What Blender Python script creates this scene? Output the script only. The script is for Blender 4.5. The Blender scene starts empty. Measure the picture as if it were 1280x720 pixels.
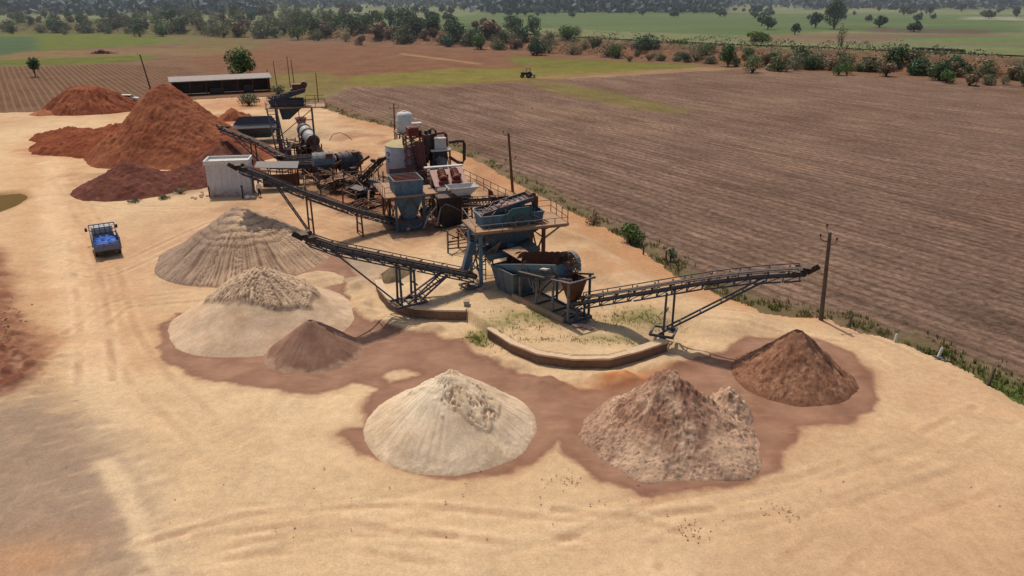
import bpy, math, random
import numpy as np
from mathutils import Vector, Matrix

random.seed(7)
rng = np.random.default_rng(11)
scene = bpy.context.scene
col = scene.collection
R = math.radians

# ------------------------------------------------------------------ survey
# the place was surveyed from the drone's position: 22 m above the yard
CAM_H, FPX, HOR = 22.0, 950.0, -14.0
PITCH = math.atan((360 - HOR) / FPX)
cP, sP = math.cos(PITCH), math.sin(PITCH)

def at(px, py, z=0.0):
    """plan position of a surveyed point at height z"""
    u = (px - 640) / FPX
    v = -(py - 360) / FPX
    t = (z - CAM_H) / (-sP + v * cP)
    return (u * t, (cP + v * sP) * t)

def at3(px, py, z=0.0):
    x, y = at(px, py, z)
    return Vector((x, y, z))

# ------------------------------------------------------------------ noise
def perlin(x, y, seed=0):
    x = np.asarray(x, float); y = np.asarray(y, float)
    xi = np.floor(x).astype(np.int64); yi = np.floor(y).astype(np.int64)
    xf = x - xi; yf = y - yi
    def g(ix, iy, fx, fy):
        h = (ix * 374761393 + iy * 668265263 + seed * 1274126177) & 0xffffffff
        h = ((h ^ (h >> 13)) * 1274126177) & 0xffffffff
        h = (h ^ (h >> 16)) & 0xffffffff
        a = h.astype(float) * (2 * math.pi / 4294967296.0)
        return np.cos(a) * fx + np.sin(a) * fy
    u = xf ** 3 * (xf * (xf * 6 - 15) + 10); v = yf ** 3 * (yf * (yf * 6 - 15) + 10)
    a = g(xi, yi, xf, yf); b = g(xi + 1, yi, xf - 1, yf)
    c = g(xi, yi + 1, xf, yf - 1); d = g(xi + 1, yi + 1, xf - 1, yf - 1)
    return ((a + (b - a) * u) * (1 - v) + (c + (d - c) * u) * v) * 1.5

def fbm(x, y, octv=4, seed=0, gain=.5):
    s = 0; a = 1; f = 1; t = 0
    for k in range(octv):
        s = s + a * perlin(x * f, y * f, seed + 17 * k); t += a; a *= gain; f *= 2.03
    return s / t

def sstep(a, b, x):
    t = np.clip((x - a) / (b - a), 0, 1)
    return t * t * (3 - 2 * t)

def seg_dist(x, y, pts, closed=False):
    d = np.full(x.shape, 1e9)
    n = len(pts)
    for i in range(n if closed else n - 1):
        ax, ay = pts[i]; bx, by = pts[(i + 1) % n]
        ex, ey = bx - ax, by - ay
        L = ex * ex + ey * ey + 1e-12
        t = np.clip(((x - ax) * ex + (y - ay) * ey) / L, 0, 1)
        d = np.minimum(d, np.hypot(x - ax - t * ex, y - ay - t * ey))
    return d

def inside(x, y, pts):
    r = np.zeros(x.shape, bool)
    n = len(pts)
    for i in range(n):
        ax, ay = pts[i]; bx, by = pts[(i + 1) % n]
        if ay == by: continue
        c = ((ay > y) != (by > y)) & (x < (bx - ax) * (y - ay) / (by - ay) + ax)
        r ^= c
    return r

def sdf(x, y, pts):
    """positive inside"""
    d = seg_dist(x, y, pts, True)
    return np.where(inside(x, y, pts), d, -d)

def lin(r, g, b):
    f = lambda c: (c / 255 / 12.92) if c / 255 <= .04045 else ((c / 255 + .055) / 1.055) ** 2.4
    return np.array([f(r), f(g), f(b)])

# ------------------------------------------------------------------ objects
def tag(o, label=None, cat=None, group=None, kind=None):
    if label: o['label'] = label
    if cat: o['category'] = cat
    if group: o['group'] = group
    if kind: o['kind'] = kind
    return o

def empty(name, loc, rz=0.0):
    o = bpy.data.objects.new(name, None)
    o.empty_display_size = .3
    col.objects.link(o)
    o.location = loc; o.rotation_euler = (0, 0, rz)
    return o

def thing(name, label, cat, loc, rz=0.0, group=None):
    return tag(empty(name, loc, rz), label, cat, group)

def copy_tree(o, parent=None):
    c = o.copy(); col.objects.link(c)
    if parent is not None: c.parent = parent
    for ch in list(o.children): copy_tree(ch, c)
    return c

def link_mesh(name, me, mat, parent=None):
    if mat is not None: me.materials.append(mat)
    o = bpy.data.objects.new(name, me); col.objects.link(o)
    if parent is not None: o.parent = parent
    return o

def np_mesh(name, V, Fq, mat, attrs=None, smooth=True, parent=None):
    me = bpy.data.meshes.new(name)
    n = len(V); m = len(Fq); k = Fq.shape[1]
    me.vertices.add(n); me.vertices.foreach_set('co', np.ascontiguousarray(V, np.float32).ravel())
    me.loops.add(m * k); me.loops.foreach_set('vertex_index', np.ascontiguousarray(Fq, np.int32).ravel())
    me.polygons.add(m)
    me.polygons.foreach_set('loop_start', np.arange(0, m * k, k, dtype=np.int32))
    me.polygons.foreach_set('loop_total', np.full(m, k, np.int32))
    if smooth: me.polygons.foreach_set('use_smooth', np.ones(m, bool))
    me.update(calc_edges=True)
    for an, av in (attrs or {}).items():
        a = me.attributes.new(an, 'FLOAT_COLOR', 'POINT')
        c = np.ones((n, 4), np.float32); av = np.asarray(av, np.float32)
        if av.ndim == 1: av = av[:, None].repeat(3, 1)
        c[:, :av.shape[1]] = av
        a.data.foreach_set('color', c.ravel())
    return link_mesh(name, me, mat, parent)

def grid_faces(nx, ny, keep=None):
    i, j = np.meshgrid(np.arange(nx - 1), np.arange(ny - 1))
    a = j * nx + i
    Fq = np.stack([a, a + 1, a + nx + 1, a + nx], -1).reshape(-1, 4)
    if keep is not None: Fq = Fq[keep[Fq].all(1)]
    return Fq

def compact(V, Fq, attrs):
    u, inv = np.unique(Fq, return_inverse=True)
    return V[u], inv.reshape(Fq.shape), {k: np.asarray(a)[u] for k, a in attrs.items()}

class MB:
    """collects simple solids; build() links them as ONE mesh object"""
    def __init__(s): s.v = []; s.f = []; s.sm = []
    def add(s, vs, fs, smooth=False):
        b = len(s.v); s.v += [tuple(q) for q in vs]
        s.f += [tuple(b + i for i in f) for f in fs]; s.sm += [smooth] * len(fs)
        return s
    def box(s, c, d, rot=None):
        x, y, z = d[0] / 2, d[1] / 2, d[2] / 2
        P = [Vector(q) for q in ((-x,-y,-z),(x,-y,-z),(x,y,-z),(-x,y,-z),(-x,-y,z),(x,-y,z),(x,y,z),(-x,y,z))]
        if rot is not None: P = [rot @ p for p in P]
        return s.add([p + Vector(c) for p in P], [(3,2,1,0),(4,5,6,7),(0,1,5,4),(1,2,6,5),(2,3,7,6),(3,0,4,7)])
    def beam(s, p, q, w, h=None, up=(0, 0, 1)):
        p = Vector(p); q = Vector(q); d = q - p
        L = d.length
        if L < 1e-6: return s
        x = d / L; u = Vector(up)
        if abs(x.dot(u)) > .98: u = Vector((0, 1, 0))
        y = u.cross(x).normalized(); z = x.cross(y)
        return s.box((p + q) / 2, (L, w, h or w), Matrix((x, y, z)).transposed())
    def tube(s, p, q, r, n=10, r2=None, cap=True):
        p = Vector(p); q = Vector(q); x = (q - p).normalized()
        u = Vector((0, 0, 1)) if abs(x.z) < .95 else Vector((0, 1, 0))
        y = u.cross(x).normalized(); z = x.cross(y)
        r2 = r if r2 is None else r2
        A = [2 * math.pi * k / n for k in range(n)]
        V = [p + (y * math.cos(a) + z * math.sin(a)) * r for a in A] + [q + (y * math.cos(a) + z * math.sin(a)) * r2 for a in A]
        s.add(V, [(k, (k + 1) % n, n + (k + 1) % n, n + k) for k in range(n)], True)
        if cap: s.add(V, [tuple(range(n))[::-1], tuple(range(n, 2 * n))])
        return s
    def pipe(s, pts, r, n=8):
        pts = [Vector(p) for p in pts]; V = []
        for i, p in enumerate(pts):
            t = (pts[min(i + 1, len(pts) - 1)] - pts[max(i - 1, 0)]).normalized()
            u = Vector((0, 0, 1)) if abs(t.z) < .9 else Vector((0.3, 1, 0)).normalized()
            y = u.cross(t).normalized(); z = t.cross(y)
            V += [p + (y * math.cos(2 * math.pi * k / n) + z * math.sin(2 * math.pi * k / n)) * r for k in range(n)]
        F = []
        for i in range(len(pts) - 1):
            F += [(i * n + k, i * n + (k + 1) % n, (i + 1) * n + (k + 1) % n, (i + 1) * n + k) for k in range(n)]
        s.add(V, F, True)
        s.add(V[:n], [tuple(range(n))[::-1]]); s.add(V[-n:], [tuple(range(n))])
        return s
    def lathe(s, prof, n=20, c=(0, 0, 0), capb=True, capt=True):
        V = []
        for r, z in prof:
            V += [(c[0] + r * math.cos(2 * math.pi * k / n), c[1] + r * math.sin(2 * math.pi * k / n), c[2] + z) for k in range(n)]
        F = []
        for i in range(len(prof) - 1):
            F += [(i * n + k, i * n + (k + 1) % n, (i + 1) * n + (k + 1) % n, (i + 1) * n + k) for k in range(n)]
        s.add(V, F, True)
        if capb: s.add(V[:n], [tuple(range(n))[::-1]])
        if capt: s.add(V[-n:], [tuple(range(n))])
        return s
    def frustum(s, a, b, t=.02, closed=False, ribs=3):
        """open funnel: a, b = (x0, x1, y0, y1, z) upper and lower rim; thin double wall"""
        def ring(r, k): return [(r[0] + k, r[2] + k, r[4]), (r[1] - k, r[2] + k, r[4]), (r[1] - k, r[3] - k, r[4]), (r[0] + k, r[3] - k, r[4])]
        V = ring(a, 0) + ring(b, 0) + ring(a, t) + ring(b, t)
        F = []
        for k in range(4):
            j = (k + 1) % 4
            F += [(4 + k, 4 + j, j, k), (8 + k, 8 + j, 12 + j, 12 + k), (k, j, 8 + j, 8 + k), (12 + k, 12 + j, 4 + j, 4 + k)]
        if closed: F.append((4, 7, 6, 5))
        s.add(V, F)
        A = [Vector(q) for q in ring(a, 0)]; B = [Vector(q) for q in ring(b, 0)]
        if (A[0] - A[2]).length > 1.2:
            for k in range(4):
                j = (k + 1) % 4
                for i in range(ribs):
                    q = (i + .5) / ribs; s.beam(A[k].lerp(A[j], q), B[k].lerp(B[j], q), .05, .09)
                s.beam(A[k].lerp(B[k], .02), A[j].lerp(B[j], .02), .08); s.beam(A[k].lerp(B[k], .55), A[j].lerp(B[j], .55), .05)
        return s
    def plate(s, pts, t=.02):
        """a flat polygon with thickness t"""
        P = [Vector(p) for p in pts]
        n = (P[1] - P[0]).cross(P[2] - P[0]).normalized() * t
        k = len(P)
        V = P + [p + n for p in P]
        return s.add(V, [tuple(range(k))[::-1], tuple(range(k, 2 * k))] + [(i, (i + 1) % k, k + (i + 1) % k, k + i) for i in range(k)])
    def sphere(s, c, r, n=10, m=6, sc=(1, 1, 1), jit=0.0):
        prof = []
        V = []
        for i in range(m + 1):
            ph = math.pi * i / m
            for k in range(n):
                a = 2 * math.pi * k / n
                rr = r * (1 + random.uniform(-jit, jit))
                V.append((c[0] + rr * sc[0] * math.sin(ph) * math.cos(a), c[1] + rr * sc[1] * math.sin(ph) * math.sin(a), c[2] - rr * sc[2] * math.cos(ph)))
        F = []
        for i in range(m):
            F += [(i * n + k, i * n + (k + 1) % n, (i + 1) * n + (k + 1) % n, (i + 1) * n + k) for k in range(n)]
        return s.add(V, F, True)
    def build(s, name, mat, parent=None, label=None):
        me = bpy.data.meshes.new(name)
        me.from_pydata(s.v, [], s.f); me.update()
        me.polygons.foreach_set('use_smooth', s.sm)
        o = link_mesh(name, me, mat, parent)
        if label: o['label'] = label
        return o

# ------------------------------------------------------------------ materials
class NT:
    def __init__(s, name):
        s.m = bpy.data.materials.new(name); s.m.use_nodes = True
        s.t = s.m.node_tree; s.t.nodes.clear()
        s.out = s.n('ShaderNodeOutputMaterial'); s.b = s.n('ShaderNodeBsdfPrincipled')
        s.l(s.b.outputs[0], s.out.inputs[0])
    def n(s, ty, **kw):
        nd = s.t.nodes.new(ty)
        for k, v in kw.items(): setattr(nd, k, v)
        return nd
    def l(s, a, b): s.t.links.new(a, b)
    def put(s, sock, v):
        if hasattr(v, 'is_linked') or isinstance(v, bpy.types.NodeSocket): s.l(v, sock)
        else: sock.default_value = v
    def coord(s, kind='Object'): return s.n('ShaderNodeTexCoord').outputs[kind]
    def geo(s, k): return s.n('ShaderNodeNewGeometry').outputs[k]
    def mapping(s, v, scale=(1, 1, 1), rot=(0, 0, 0)):
        m = s.n('ShaderNodeMapping'); s.l(v, m.inputs[0]); m.inputs['Scale'].default_value = scale; m.inputs['Rotation'].default_value = rot
        return m.outputs[0]
    def noise(s, v, scale, detail=4, rough=.55, out=0):
        n = s.n('ShaderNodeTexNoise'); s.l(v, n.inputs['Vector'])
        n.inputs['Scale'].default_value = scale; n.inputs['Detail'].default_value = detail; n.inputs['Roughness'].default_value = rough
        return n.outputs[out]
    def voronoi(s, v, scale, out='Distance'):
        n = s.n('ShaderNodeTexVoronoi'); s.l(v, n.inputs['Vector']); n.inputs['Scale'].default_value = scale
        return n.outputs[out]
    def ramp(s, v, a, b, lo=0.0, hi=1.0, clamp=True):
        m = s.n('ShaderNodeMapRange', clamp=clamp); s.l(v, m.inputs[0])
        for i, q in enumerate((a, b, lo, hi)): m.inputs[1 + i].default_value = q
        return m.outputs[0]
    def math(s, op, a, b=0.0, c=None):
        m = s.n('ShaderNodeMath', operation=op); s.put(m.inputs[0], a); s.put(m.inputs[1], b)
        if c is not None: s.put(m.inputs[2], c)
        return m.outputs[0]
    def mix(s, f, a, b, mode='MIX'):
        m = s.n('ShaderNodeMix', data_type='RGBA', blend_type=mode)
        s.put(m.inputs[0], f)
        for i, q in ((6, a), (7, b)):
            if isinstance(q, (tuple, list, np.ndarray)): m.inputs[i].default_value = (float(q[0]), float(q[1]), float(q[2]), 1)
            else: s.l(q, m.inputs[i])
        return m.outputs[2]
    def attr(s, name, out='Color'):
        a = s.n('ShaderNodeAttribute', attribute_name=name); return a.outputs[out]
    def sep(s, c):
        m = s.n('ShaderNodeSeparateColor'); s.l(c, m.inputs[0]); return m.outputs
    def grey(s, v):
        m = s.n('ShaderNodeCombineColor')
        for i in range(3): s.l(v, m.inputs[i])
        return m.outputs[0]
    def bump(s, h, strength=.5, dist=.05, normal=None):
        b = s.n('ShaderNodeBump'); b.inputs['Strength'].default_value = strength; b.inputs['Distance'].default_value = dist
        s.l(h, b.inputs['Height'])
        if normal is not None: s.l(normal, b.inputs['Normal'])
        return b.outputs[0]
    def done(s, color, rough=.8, normal=None, metal=0.0, spec=.3):
        s.put(s.b.inputs['Base Color'], color if not isinstance(color, (tuple, list, np.ndarray)) else (float(color[0]), float(color[1]), float(color[2]), 1))
        s.put(s.b.inputs['Roughness'], rough); s.put(s.b.inputs['Metallic'], metal)
        s.b.inputs['Specular IOR Level'].default_value = spec
        if normal is not None: s.l(normal, s.b.inputs['Normal'])
        return s.m

SAND = lin(198, 160, 118)
DUST = lin(168, 128, 92)

def paint(name, base, rust=.35, dust=.6, rustc=(92, 52, 34), metal=0.0, rough=.55, scale=1.0, dark=None):
    """weathered paint or steel: fading, rust blotches, dust lying on what faces up"""
    t = NT(name); v = t.geo('Position')
    b = lin(*base)
    c = t.mix(t.noise(v, 2.3 * scale, 5), b * .72, np.minimum(b * 1.22, .9))
    r = t.ramp(t.noise(v, 3.1 * scale, 8, .68), .62 - .22 * rust, .70 - .12 * rust)
    c = t.mix(r, c, lin(*rustc))
    streak = t.ramp(t.noise(t.mapping(v, (5, 5, .6)), 1.6, 5), .52, .75, 0, .55 * rust + .1)
    c = t.mix(streak, c, lin(*rustc) * .7)
    nz = t.n('ShaderNodeSeparateXYZ'); t.l(t.geo('Normal'), nz.inputs[0])
    up = t.ramp(nz.outputs[2], .25, .9)
    d = t.math('MULTIPLY', up, t.ramp(t.noise(v, 4.0 * scale, 6), .3, .62, dust * .35, dust))
    c = t.mix(d, c, DUST)
    c = t.mix(t.ramp(t.noise(v, 1.1, 6), .35, .75, 0, .22 * dust + .05), c, DUST)
    return t.done(c, t.ramp(t.noise(v, 6, 3), .2, .8, rough - .12, .92), t.bump(t.noise(v, 18, 4), .15, .02), metal, .3)

M = {}
M['blue'] = paint('blue_paint', (84, 118, 134), .34, .36)
M['bluedark'] = paint('dark_blue_paint', (66, 92, 106), .36, .34)
M['teal'] = paint('teal_paint', (44, 98, 104), .25, .25)
M['greyblue'] = paint('grey_blue_steel', (92, 110, 118), .38, .4)
M['steel'] = paint('dark_steel', (58, 72, 84), .32, .32)
M['rail'] = paint('grey_rail', (112, 112, 112), .4, .25)
M['rust'] = paint('rusty_steel', (92, 62, 50), .8, .4)
M['plank'] = paint('dusty_plank', (150, 118, 92), .25, .9)
M['purple'] = paint('purple_primer', (108, 62, 68), .4, .25)
M['redox'] = paint('red_oxide', (112, 44, 40), .4, .3)
M['white'] = paint('white_paint', (196, 194, 186), .12, .3, rustc=(150, 120, 90))
M['plastic'] = paint('white_plastic', (205, 205, 196), .02, .3, rustc=(170, 150, 120))
M['tankw'] = paint('tank_white', (178, 176, 178), .12, .35, rustc=(140, 112, 90))
M['sulphur'] = paint('yellow_dust', (172, 160, 104), .1, .2, rustc=(150, 120, 60))
M['silver'] = paint('silver_drum', (176, 182, 182), .25, .25, metal=.2)
M['black'] = paint('black_paint', (42, 42, 44), .22, .32)
M['rubber'] = paint('rubber', (38, 36, 36), .0, .35)
M['belt'] = paint('belt_rubber', (44, 42, 42), .1, .22)
M['concrete'] = paint('concrete', (158, 148, 136), .12, .75, rustc=(110, 90, 72))
M['sandtop'] = paint('sandy_concrete', (150, 128, 104), .15, .9, rustc=(120, 92, 70))
M['coping'] = paint('sandy_coping', (208, 178, 142), .02, .25, rustc=(170, 140, 110))
M['wallface'] = paint('rough_masonry', (112, 90, 74), .3, .5, rustc=(74, 56, 46))  # base darkened to carry the shade of the wall's front face
M['hutwall'] = paint('lime_washed_wall', (176, 174, 172), .1, .5, rustc=(142, 122, 104))
def hut_wall():
    t = NT('lime_washed_wall'); v = t.geo('Position'); z = t.n('ShaderNodeSeparateXYZ'); t.l(v, z.inputs[0])
    c = t.mix(t.noise(v, 1.2, 6), lin(182, 180, 178), lin(204, 202, 198))
    c = t.mix(t.ramp(t.noise(t.mapping(v, (3, 3, .35)), 1.5, 6, .65), .5, .75, 0, .5), c, lin(128, 116, 104))
    sp = t.math('MULTIPLY', t.ramp(z.outputs[2], 1.3, .2), t.ramp(t.noise(v, 2.2, 5), .3, .65))
    c = t.mix(sp, c, lin(164, 112, 78))
    return t.done(c, .92, t.bump(t.noise(v, 9, 5), .25, .03), 0, .1)
M['hutwall'] = hut_wall()
M['pole'] = paint('weathered_pole', (98, 84, 72), .4, .1, rustc=(66, 52, 42))
M['wood'] = paint('grey_wood', (118, 98, 80), .35, .3, rustc=(80, 62, 46))
M['truckgrey'] = paint('truck_grey', (100, 114, 136), .25, .3)
M['tarp'] = paint('blue_tarpaulin', (16, 98, 190), .03, .08, rustc=(20, 60, 120), rough=.4)
M['navy'] = paint('navy_cloth', (34, 60, 104), .02, .12)
M['shedroof'] = paint('sheet_roof', (150, 148, 144), .25, .35)
M['shedwall'] = paint('shed_wall', (72, 68, 66), .3, .3)
M['stone'] = paint('pale_stone', (190, 150, 138), .2, .3, rustc=(150, 110, 96))
M['clod'] = paint('red_clod', (186, 146, 116), .1, .4, rustc=(140, 96, 74))
M['glass'] = paint('dark_glass', (26, 30, 34), .0, .15, rough=.3)
M['skin'] = NT('skin').done(lin(112, 74, 54), .6)
M['shirt'] = NT('white_cotton').done(lin(214, 212, 208), .85)
M['trousers'] = NT('dark_cotton').done(lin(60, 58, 62), .85)
M['hair'] = NT('black_hair').done(lin(24, 20, 18), .6)

def soil(name, scale=1.0, bump=.5, rough=.95, contrast=.25, fine=9.0, specks=False):
    """granular soil: colour comes from the 'tint' attribute, grain from noise"""
    t = NT(name); v = t.geo('Position')
    c = t.attr('tint')
    n1 = t.noise(v, 1.3 * scale, 6, .62); n2 = t.noise(v, fine * scale, 5, .7)
    k = t.math('MULTIPLY', t.ramp(n1, .3, .7, 1 - contrast, 1 + contrast), t.ramp(n2, .3, .7, 1 - contrast, 1 + contrast))
    c = t.mix(1.0, c, t.grey(k), 'MULTIPLY')
    h = t.math('ADD', t.math('MULTIPLY', n2, .6), t.noise(v, 38 * scale, 3))
    if specks:
        sp = t.noise(v, 5.5, 5, .75); c = t.mix(t.ramp(sp, .61, .68, 0, .7), c, lin(104, 72, 58)); c = t.mix(t.ramp(sp, .40, .30, 0, .6), c, lin(222, 190, 158))  # recessed pits darkened in the colour as crevice shade
        h = t.math('SUBTRACT', h, t.math('MULTIPLY', t.ramp(sp, .58, .68), 1.4))
    return t.done(c, rough, t.bump(h, bump, .06 / scale), 0, .1)
M['pile'] = soil('piled_sand', 1.0, .5, contrast=.15)
M['pileclod'] = soil('clodded_sand', 1.0, .9, contrast=.2, specks=True)
M['pilefar'] = soil('piled_earth', .9, .9, contrast=.2)
M['bank'] = soil('bank_earth', .12, .8, contrast=.3, fine=6)

def haze_mat():
    m = bpy.data.materials.new('dust_haze'); m.use_nodes = True; nt = m.node_tree; nt.nodes.clear()
    o = nt.nodes.new('ShaderNodeOutputMaterial'); v = nt.nodes.new('ShaderNodeVolumeScatter'); v.inputs['Density'].default_value = .0003; v.inputs['Color'].default_value = (.95, .96, 1, 1); v.inputs['Anisotropy'].default_value = .1
    nt.links.new(v.outputs[0], o.inputs['Volume']); return m

def yard_mat():
    t = NT('yard_sand'); v = t.geo('Position')
    m = t.sep(t.attr('mask'))                     # R wet edge distance, G dirt and painted shade under machines, B tracks
    c = t.attr('tint')
    n1 = t.noise(v, .35, 6, .6); n2 = t.noise(v, 2.2, 6, .65); n3 = t.noise(v, 9, 5, .75)
    k = t.math('MULTIPLY', t.ramp(n1, .3, .7, .9, 1.09), t.math('MULTIPLY', t.ramp(n2, .3, .7, .88, 1.10), t.ramp(n3, .3, .7, .80, 1.18)))
    c = t.mix(1.0, c, t.grey(k), 'MULTIPLY')
    # faint wheel tracks: long stretched streaks
    s = t.noise(t.mapping(v, (.25, 2.4, 1), (0, 0, R(28))), 1.0, 5, .6)
    c = t.mix(t.ramp(s, .55, .75, 0, .12), c, lin(164, 124, 92))
    s2 = t.noise(t.mapping(v, (2.6, .22, 1), (0, 0, R(-20))), 1.0, 5, .6)
    c = t.mix(t.ramp(s2, .56, .75, 0, .10), c, lin(206, 174, 136))
    # scraped, wind-laid and trampled patches of redder earth
    pt = t.noise(t.mapping(v, (.9, 2.2, 1), (0, 0, R(12))), .42, 9, .68)
    c = t.mix(t.ramp(pt, .57, .70, 0, .14), c, lin(166, 122, 86))
    pg = t.noise(t.mapping(v, (2.0, .7, 1), (0, 0, R(-30))), .8, 9, .7)
    c = t.mix(t.ramp(pg, .54, .72, 0, .2), c, lin(208, 180, 142))
    gr = t.noise(v, 30, 3, .6)
    c = t.mix(t.ramp(gr, .66, .74, 0, .35), c, lin(120, 88, 66))
    edge = t.math('ADD', m[0], t.math('MULTIPLY', t.math('SUBTRACT', t.noise(v, .4, 3, .5), .5), .14))
    edge = t.math('ADD', edge, t.math('MULTIPLY', t.math('SUBTRACT', t.noise(v, 3.5, 4, .6), .5), .03))
    wet = t.ramp(t.math('ADD', edge, t.math('MULTIPLY', t.math('SUBTRACT', t.noise(v, .22, 2), .5), .0)), .488, .518)
    wcol = t.mix(t.ramp(t.noise(v, .45, 6, .65), .3, .7), lin(122, 84, 64), lin(154, 115, 90))
    wcol = t.mix(t.ramp(t.noise(t.mapping(v, (.5, 2, 1)), 1.3, 5), .55, .75, 0, .4), wcol, lin(176, 132, 102))
    rim = t.math('MULTIPLY', t.ramp(edge, .49, .51), t.ramp(edge, .56, .51))
    wcol = t.mix(t.math('MULTIPLY', rim, .5), wcol, lin(112, 72, 52))
    damp = t.math('MULTIPLY', t.ramp(edge, .44, .5), t.ramp(t.noise(v, .3, 4), .4, .65, 0, .8))
    c = t.mix(damp, c, lin(162, 122, 90))
    c = t.mix(t.math('MULTIPLY', wet, .95), c, wcol)
    c = t.mix(t.math('MULTIPLY', m[2], t.ramp(t.noise(v, 1.0, 4), .3, .6, .4, 1)), c, lin(168, 98, 48))
    oil_shade = t.math('MULTIPLY', m[1], t.ramp(t.noise(v, 1.2, 5), .3, .6, .35, 1))
    c = t.mix(oil_shade, c, lin(74, 58, 50))
    rough = t.ramp(wet, 0, 1, .95, .75)
    h = t.math('ADD', t.math('MULTIPLY', n2, 1.0), t.math('MULTIPLY', n3, .35))
    return t.done(c, rough, t.bump(h, .45, .09), 0, .12)
M['yard'] = yard_mat()

FD = Vector((.55, -.835))                          # the direction every furrow and the site itself runs in
def ground_mat():
    t = NT('farmland'); v = t.geo('Position')
    m = t.sep(t.attr('mask'))                     # R clods (near field), G sown rows (left), B grass
    c = t.attr('tint')
    ang = math.atan2(FD.y, FD.x)
    w = t.mapping(v, (1, 1, 1), (0, 0, -ang))      # x along the furrows, y across
    st = t.noise(t.mapping(w, (.07, .62, 1)), 1.0, 7, .66)
    st2 = t.noise(t.mapping(w, (.03, .42, 1)), 1.0, 4, .6)
    cl = t.noise(v, 1.5, 7, .72); cl2 = t.noise(v, .13, 5, .6)
    f = t.math('MULTIPLY', t.ramp(st, .34, .66, .72, 1.28), t.math('MULTIPLY', t.ramp(st2, .3, .7, .84, 1.18), t.ramp(cl, .32, .68, .5, 1.45)))
    f = t.math('MULTIPLY', f, t.ramp(cl2, .3, .7, .8, 1.2))
    one = t.ramp(cl2, .3, .7, .82, 1.18)
    one = t.math('MULTIPLY', one, t.ramp(t.noise(v, .6, 6, .7), .3, .7, .8, 1.2))
    k = t.math('ADD', t.math('MULTIPLY', f, m[0]), t.math('MULTIPLY', one, t.math('SUBTRACT', 1.0, m[0])))
    c = t.mix(1.0, c, t.grey(k), 'MULTIPLY')
    wv = t.n('ShaderNodeTexWave', bands_direction='Y'); t.l(w, wv.inputs['Vector'])
    wv.inputs['Scale'].default_value = 2 * math.pi / 20 / 1.35 ; wv.inputs['Distortion'].default_value = 1.0; wv.inputs['Detail'].default_value = 3; wv.inputs['Detail Scale'].default_value = .4
    wn = t.n('ShaderNodeTexWave', bands_direction='Y'); t.l(w, wn.inputs['Vector'])
    wn.inputs['Scale'].default_value = 2 * math.pi / 20 / 1.3; wn.inputs['Distortion'].default_value = 1.6; wn.inputs['Detail'].default_value = 3; wn.inputs['Detail Scale'].default_value = .35
    fr = t.math('MULTIPLY', m[0], t.math('MULTIPLY', t.ramp(wn.outputs['Fac'], .5, .95, 0, .6), t.ramp(cl2, .3, .65, .35, 1)))
    c = t.mix(fr, c, lin(78, 58, 44))
    rows = t.math('MULTIPLY', m[1], t.ramp(wv.outputs['Fac'], .55, .95, 0, .34))
    c = t.mix(rows, c, lin(148, 122, 92))
    h = t.math('ADD', t.math('MULTIPLY', cl, m[0]), t.math('MULTIPLY', st, m[0]))
    return t.done(c, .97, t.bump(h, .9, .5), 0, .05)
M['ground'] = ground_mat()

def plain_mat():
    t = NT('far_fields'); v = t.geo('Position')
    c = t.attr('tint')
    k = t.math('MULTIPLY', t.ramp(t.noise(t.mapping(v, (.4, 1, 1)), .02, 6, .6), .3, .7, .8, 1.2), t.ramp(t.noise(v, .25, 6, .7), .3, .7, .8, 1.2))
    return t.done(t.mix(1.0, c, t.grey(k), 'MULTIPLY'), .97, None, 0, .05)
M['plain'] = plain_mat()

def leaf_mat(name, a, b, c3=None):
    t = NT(name)
    i = t.n('ShaderNodeObjectInfo').outputs['Random']
    c = t.mix(i, lin(*a), lin(*b))
    c = t.mix(1.0, c, t.attr('tint'), 'MULTIPLY')
    return t.done(c, .75, None, 0, .15)
M['leaf'] = leaf_mat('green_leaves', (88, 110, 62), (104, 122, 74))
M['leafgrey'] = leaf_mat('grey_green_leaves', (112, 116, 84), (128, 126, 96))
M['leafdark'] = leaf_mat('dark_leaves', (88, 104, 74), (98, 114, 82))
M['leafdry'] = leaf_mat('dry_brown_twigs', (146, 124, 98), (134, 118, 92))
M['leaflime'] = leaf_mat('lime_leaves', (100, 112, 52), (92, 108, 50))
M['leaffar'] = leaf_mat('hazy_leaves', (78, 92, 80), (88, 100, 88))  # bluish grey distance haze is put into this leaf colour
M['leafwood'] = leaf_mat('far_wood_leaves', (84, 96, 92), (90, 100, 96))  # haze greyed into the leaf colour of the far wood
M['bark'] = NT('bark').done(lin(78, 64, 52), .9)
M['grass'] = leaf_mat('grass_blades', (132, 126, 76), (132, 126, 76))
# ================================================================== terrain
def pl(pts, z=0.0): return [at(px, py, z) for px, py in pts]

YARD = pl([(1500, 640), (1280, 505), (1200, 462), (1120, 425), (1030, 400), (960, 392), (905, 372), (850, 345), (800, 312), (755, 285), (700, 257),
           (640, 225), (600, 202), (520, 166), (440, 147), (400, 133), (350, 121), (290, 122), (243, 125), (165, 131), (140, 137), (90, 139), (0, 141), (-140, 143)]) \
       + [(-175, 150), (-120, 60), (-70, 14), (60, 14), (45, 22)]
WALL1 = pl([(470, 349), (474, 359), (484, 371), (500, 379), (520, 384), (548, 386), (582, 387)], .95)
WALL2 = pl([(610, 408), (640, 427), (672, 440), (716, 446), (762, 446), (800, 436), (834, 425)], .95)
PADREST = pl([(875, 402), (915, 385), (840, 345), (760, 300), (690, 268), (600, 262), (540, 285), (500, 315)], .3)
FRONT = WALL1 + WALL2

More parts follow.
